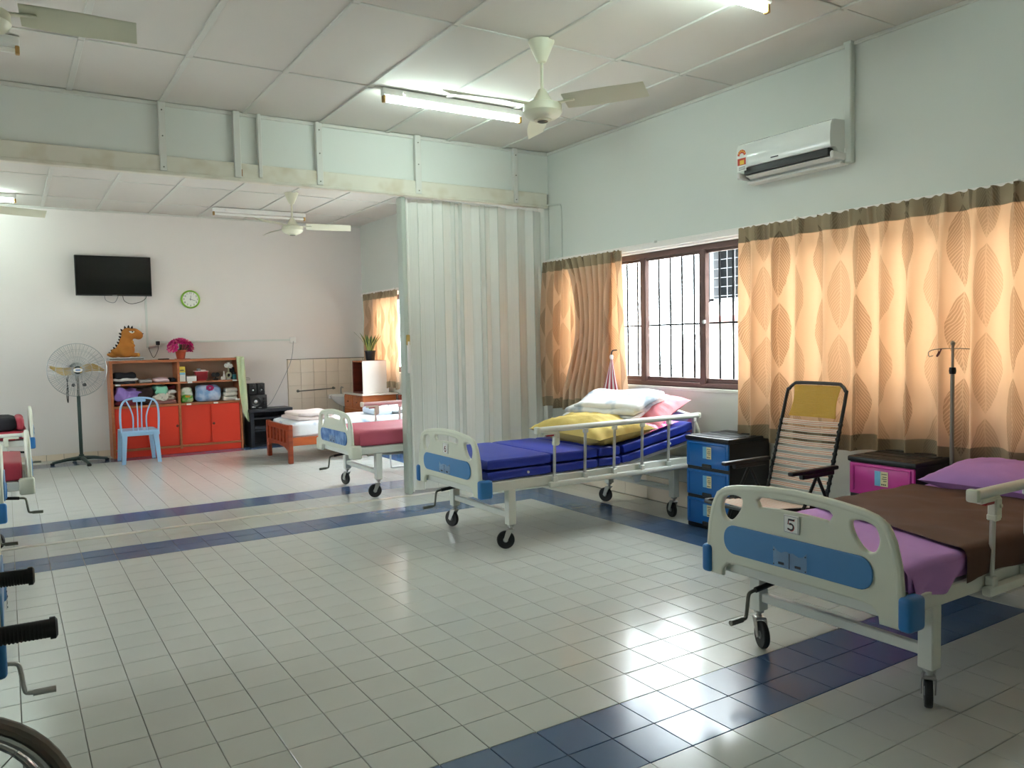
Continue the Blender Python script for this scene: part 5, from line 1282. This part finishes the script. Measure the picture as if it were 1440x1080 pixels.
MB().rbox((-.09, -.094, .02), (-.04, -.089, .04), .002, 1).build('port', M_cone, sb_); MB().rbox((.0, -.094, .012), (.045, -.089, .022), .002, 1).build('mark', M_cone, sb_)
for k, (x, lb_) in enumerate(((.765, 'left small black loudspeaker standing on the subwoofer'), (.885, 'right small black loudspeaker standing on the subwoofer'))):
    s_ = thing('loudspeaker', lb_, 'loudspeaker', (x, 9.62, .745))
    MB().rbox((-.053, -.06, 0), (.053, .06, .165), .006, 2).build('case', M_speaker, s_); driver(s_, .004, .07, .034, -.061)
    MB().lathe([(0, -.006), (.012, -.005), (.015, 0)], (-.0, -.061, .135), 14, 'y').build('tweeter', M_black, s_)

# ---------------------------------------------------------------- wooden single bed
WY0, WY1 = 7.60, 8.52
wb = thing('wooden_bed', 'red brown wooden single bed with a slatted foot end in the far room', 'bed', (.66, (WY0+WY1)/2, 0)); hw = (WY1-WY0)/2
for s in (-1, 1): MB().rbox((0, s*hw-.03, 0), (.055, s*hw+.03, .475), .006, 1).build('leg', M_bedwood, wb)
MB().rbox((.008, -hw+.03, .40), (.045, hw-.03, .465), .005, 1).build('top_rail', M_bedwood, wb)
q = shape2d([(-hw+.03, .235), (hw-.03, .235), (hw-.03, .15), (hw*.6, .19), (0, .205), (-hw*.6, .19), (-hw+.03, .15)], [], .035, .004, lambda x, y, z: (.027+z, x, y)); q.build('bottom_rail', M_bedwood, wb)
for k in range(6):
    y = -hw+.10+k*(2*hw-.2)/5
    MB().rbox((.014, y-.042, .225), (.038, y+.042, .41), .004, 1).build('slat', M_bedwood, wb)
for s in (-1, 1): MB().rbox((.05, s*hw-.018, .215), (1.92, s*hw+.018, .315), .005, 1).build('side_rail', wood('orange_varnished_wood', 'a84e24', 'b85c2a', 2), wb)
for s in (-1, 1): MB().rbox((1.90, s*hw-.03, 0), (1.955, s*hw+.03, .70), .006, 1).build('leg', M_bedwood, wb)
MB().rbox((1.91, -hw+.03, .25), (1.945, hw-.03, .68), .005, 1).build('headboard', M_bedwood, wb)
MB().rbox((.05, -hw+.02, .27), (1.91, hw-.02, .29), .004, 1).build('base_board', M_bedwood, wb)
M_wsheet = two_tone('white_sheet_with_blue_prints', 'e9ecf0', 'a9bcd8', 5, .6, .72, .85, bump=.12)
tag(MB().soft((.725, WY0+.02, .292), (2.55, WY1-.02, .50), .05, 16, .010, 4, 4).build('mattress', M_wsheet, smooth=180), 'white sheeted mattress on the wooden bed', 'mattress')
wq = thing('folded_blanket', 'pale pinkish white blanket folded at the foot of the wooden bed', 'blanket', (1.05, 8.02, .50))
for k in range(2): MB().soft((-.24+.03*k, -.30, .048*k), (.26, .34-.05*k, .052+.048*k), .024, 12, .014, 41+k, 6).build('fold', mat('blush_blanket', 'e0d0cb', .9, bump=.25), wq, smooth=180)
tag(MB().pillow((2.30, 8.0, .565), .40, .62, .14, 17, .012, 20, 0, 0, -.1).build('pillow', two_tone('grey_leaf_print', 'e0e0de', '9aa0a4', 14, .52, .62, .85), smooth=180), 'grey and white printed pillow on the wooden bed', 'pillow')
tag(MB().soft((1.86, 7.74, .50), (2.12, 8.2, .60), .04, 10, .02, 18, 7).build('crumpled_quilt', mat('pale_blue_quilt', 'd4e0ee', .9, bump=.3), smooth=180), 'crumpled pale blue quilt on the wooden bed beside the printed pillow', 'quilt')

# ---------------------------------------------------------------- wooden lockers, plant, basin
lk = thing('bedside_locker', 'chestnut wooden locker with a pale top behind the wooden bed', 'locker', (2.08, 8.70, 0))
MB().rbox((0, 0, 0), (.52, .72, .70), .005, 1).build('carcass', M_lockwood, lk); MB().rbox((-.015, -.02, .70), (.54, .74, .722), .005, 1).build('top_board', mat('pale_laminate', 'e6ddd2', .3), lk)
for a, b in ((.02, .35), (.37, .70)):
    d = MB().rbox((-.014, a, .52), (.004, b, .68), .004, 1).build('drawer', M_lockwood, lk); MB().lathe([(0, -.016), (.012, -.014), (.008, 0)], (-.014, (a+b)/2, .60), 10, 'x').build('knob', M_lockdark, d)
    MB().rbox((-.014, a, .04), (.004, b, .50), .004, 1).build('door', M_lockwood, lk)
bxo = thing('open_box_shelf', 'upright wooden box with dark inside and white side standing on the locker', 'shelf', (2.13, 8.80, .722))
MB().rbox((.0, .0, 0), (.40, .02, .475), .003, 1).build('white_side', mat('white_laminate', 'efe9e2', .25), bxo); MB().rbox((0, .38, 0), (.40, .40, .475), .003, 1).build('far_side', M_lockdark, bxo)
MB().rbox((0, .02, .455), (.40, .38, .475), .003, 1).build('top_board', M_lockwood, bxo); MB().rbox((0, .02, 0), (.40, .38, .02), .003, 1).build('bottom_board', M_lockdark, bxo); MB().rbox((.38, .02, .02), (.40, .38, .455), .003, 1).build('back_panel', M_lockdark, bxo)
pt = thing('potted_snake_plant', 'snake plant with yellow edged leaves in a black pot on the wooden box', 'plant', (2.33, 8.98, 1.197))
MB().lathe([(0, 0), (.062, 0), (.078, .13), (.084, .132), (.084, .145), (.072, .145), (.068, .12), (0, .12)], (0, 0, 0), 20).build('pot', M_black, pt)
random.seed(11)
for k in range(11):
    a = 2*PI*k/11+random.uniform(-.2, .2); ln = random.uniform(.20, .33); le = random.uniform(.15, .62); d = Vector((math.cos(a), math.sin(a), 0)); s_ = Vector((-d.y, d.x, 0)); b0 = d*.03+Vector((0, 0, .12))
    lf = MB(); N = 9; rows = []
    for i in range(N+1):
        u = i/N; c = b0+d*le*ln*u**1.5+Vector((0, 0, ln*u*(1-.12*le*u))); wd = .034*(math.sin(PI*min(1, .25+.75*u*.98)) if u < .999 else 0)+.0008
        rows.append([c-s_*wd, c-s_*wd*.66, c+d*.004, c+s_*wd*.66, c+s_*wd])
    lf.v = [tuple(p) for r_ in rows for p in r_]
    for i in range(N):
        for j in range(4): lf.f.append((i*5+j, i*5+j+1, i*5+j+6, i*5+j+5)); lf.m.append(1 if j in (0, 3) else 0)
    lf.build('leaf', [M_leaf, M_leafedge], pt, smooth=60)
bs = thing('wash_basin', 'white ceramic wash basin on the tiled far wall beside the locker', 'basin', (2.22, 9.972, .62))
q = MB(); ringsd = []
for z, a, b in ((-.13, .06, .10), (-.08, .14, .20), (-.02, .20, .27), (.03, .23, .30), (.035, .215, .285), (.0, .18, .25), (-.07, .10, .16), (-.08, .0, .0)):
    ringsd.append([(a*math.cos(2*PI*k/28), -.20+b*.8*math.sin(2*PI*k/28), z) for k in range(28)])
q.v = [p for r_ in ringsd for p in r_]
for i in range(len(ringsd)-1):
    for k in range(28): q.f.append((i*28+k, i*28+(k+1) % 28, (i+1)*28+(k+1) % 28, (i+1)*28+k)); q.m.append(0)
q.build('bowl', M_ceramic, bs); MB().rbox((-.20, -.06, -.02), (.20, -.0, .05), .012, 2).build('back_ledge', M_ceramic, bs)
MB().tube(smooth_loop([(0, -.03, .05), (0, -.03, .13), (0, -.06, .16), (0, -.12, .15)], 4, False), .011, 8).build('tap', M_steel, bs); MB().tube([(0, -.15, -.13), (0, -.15, -.4), (0, -.02, -.42)], .016, 8).build('waste_pipe', M_steel, bs)

# ---------------------------------------------------------------- tubular commode frame half hidden under the rose bed
cm = thing('commode_chair', 'white tubular commode frame whose legs show beneath the rose mattress bed', 'chair', (1.72, 6.25, 0))
for y in (-.2, .2):
    MB().tube(smooth_loop([(-.22, y, .42), (-.22, y, .06), (-.20, y, .015), (-.12, y, .014), (.14, y, .014), (.21, y, .02), (.22, y, .06), (.22, y, .42)], 4, False), .012, 8).build('side_loop', M_white, cm)
MB().soft((-.23, -.21, .415), (.23, .21, .445), .012, 5).build('seat', M_navy, cm)
for x in (-.22, .22): MB().tube([(x, -.2, .30), (x, .2, .30)], .010, 8).build('rung', M_white, cm)
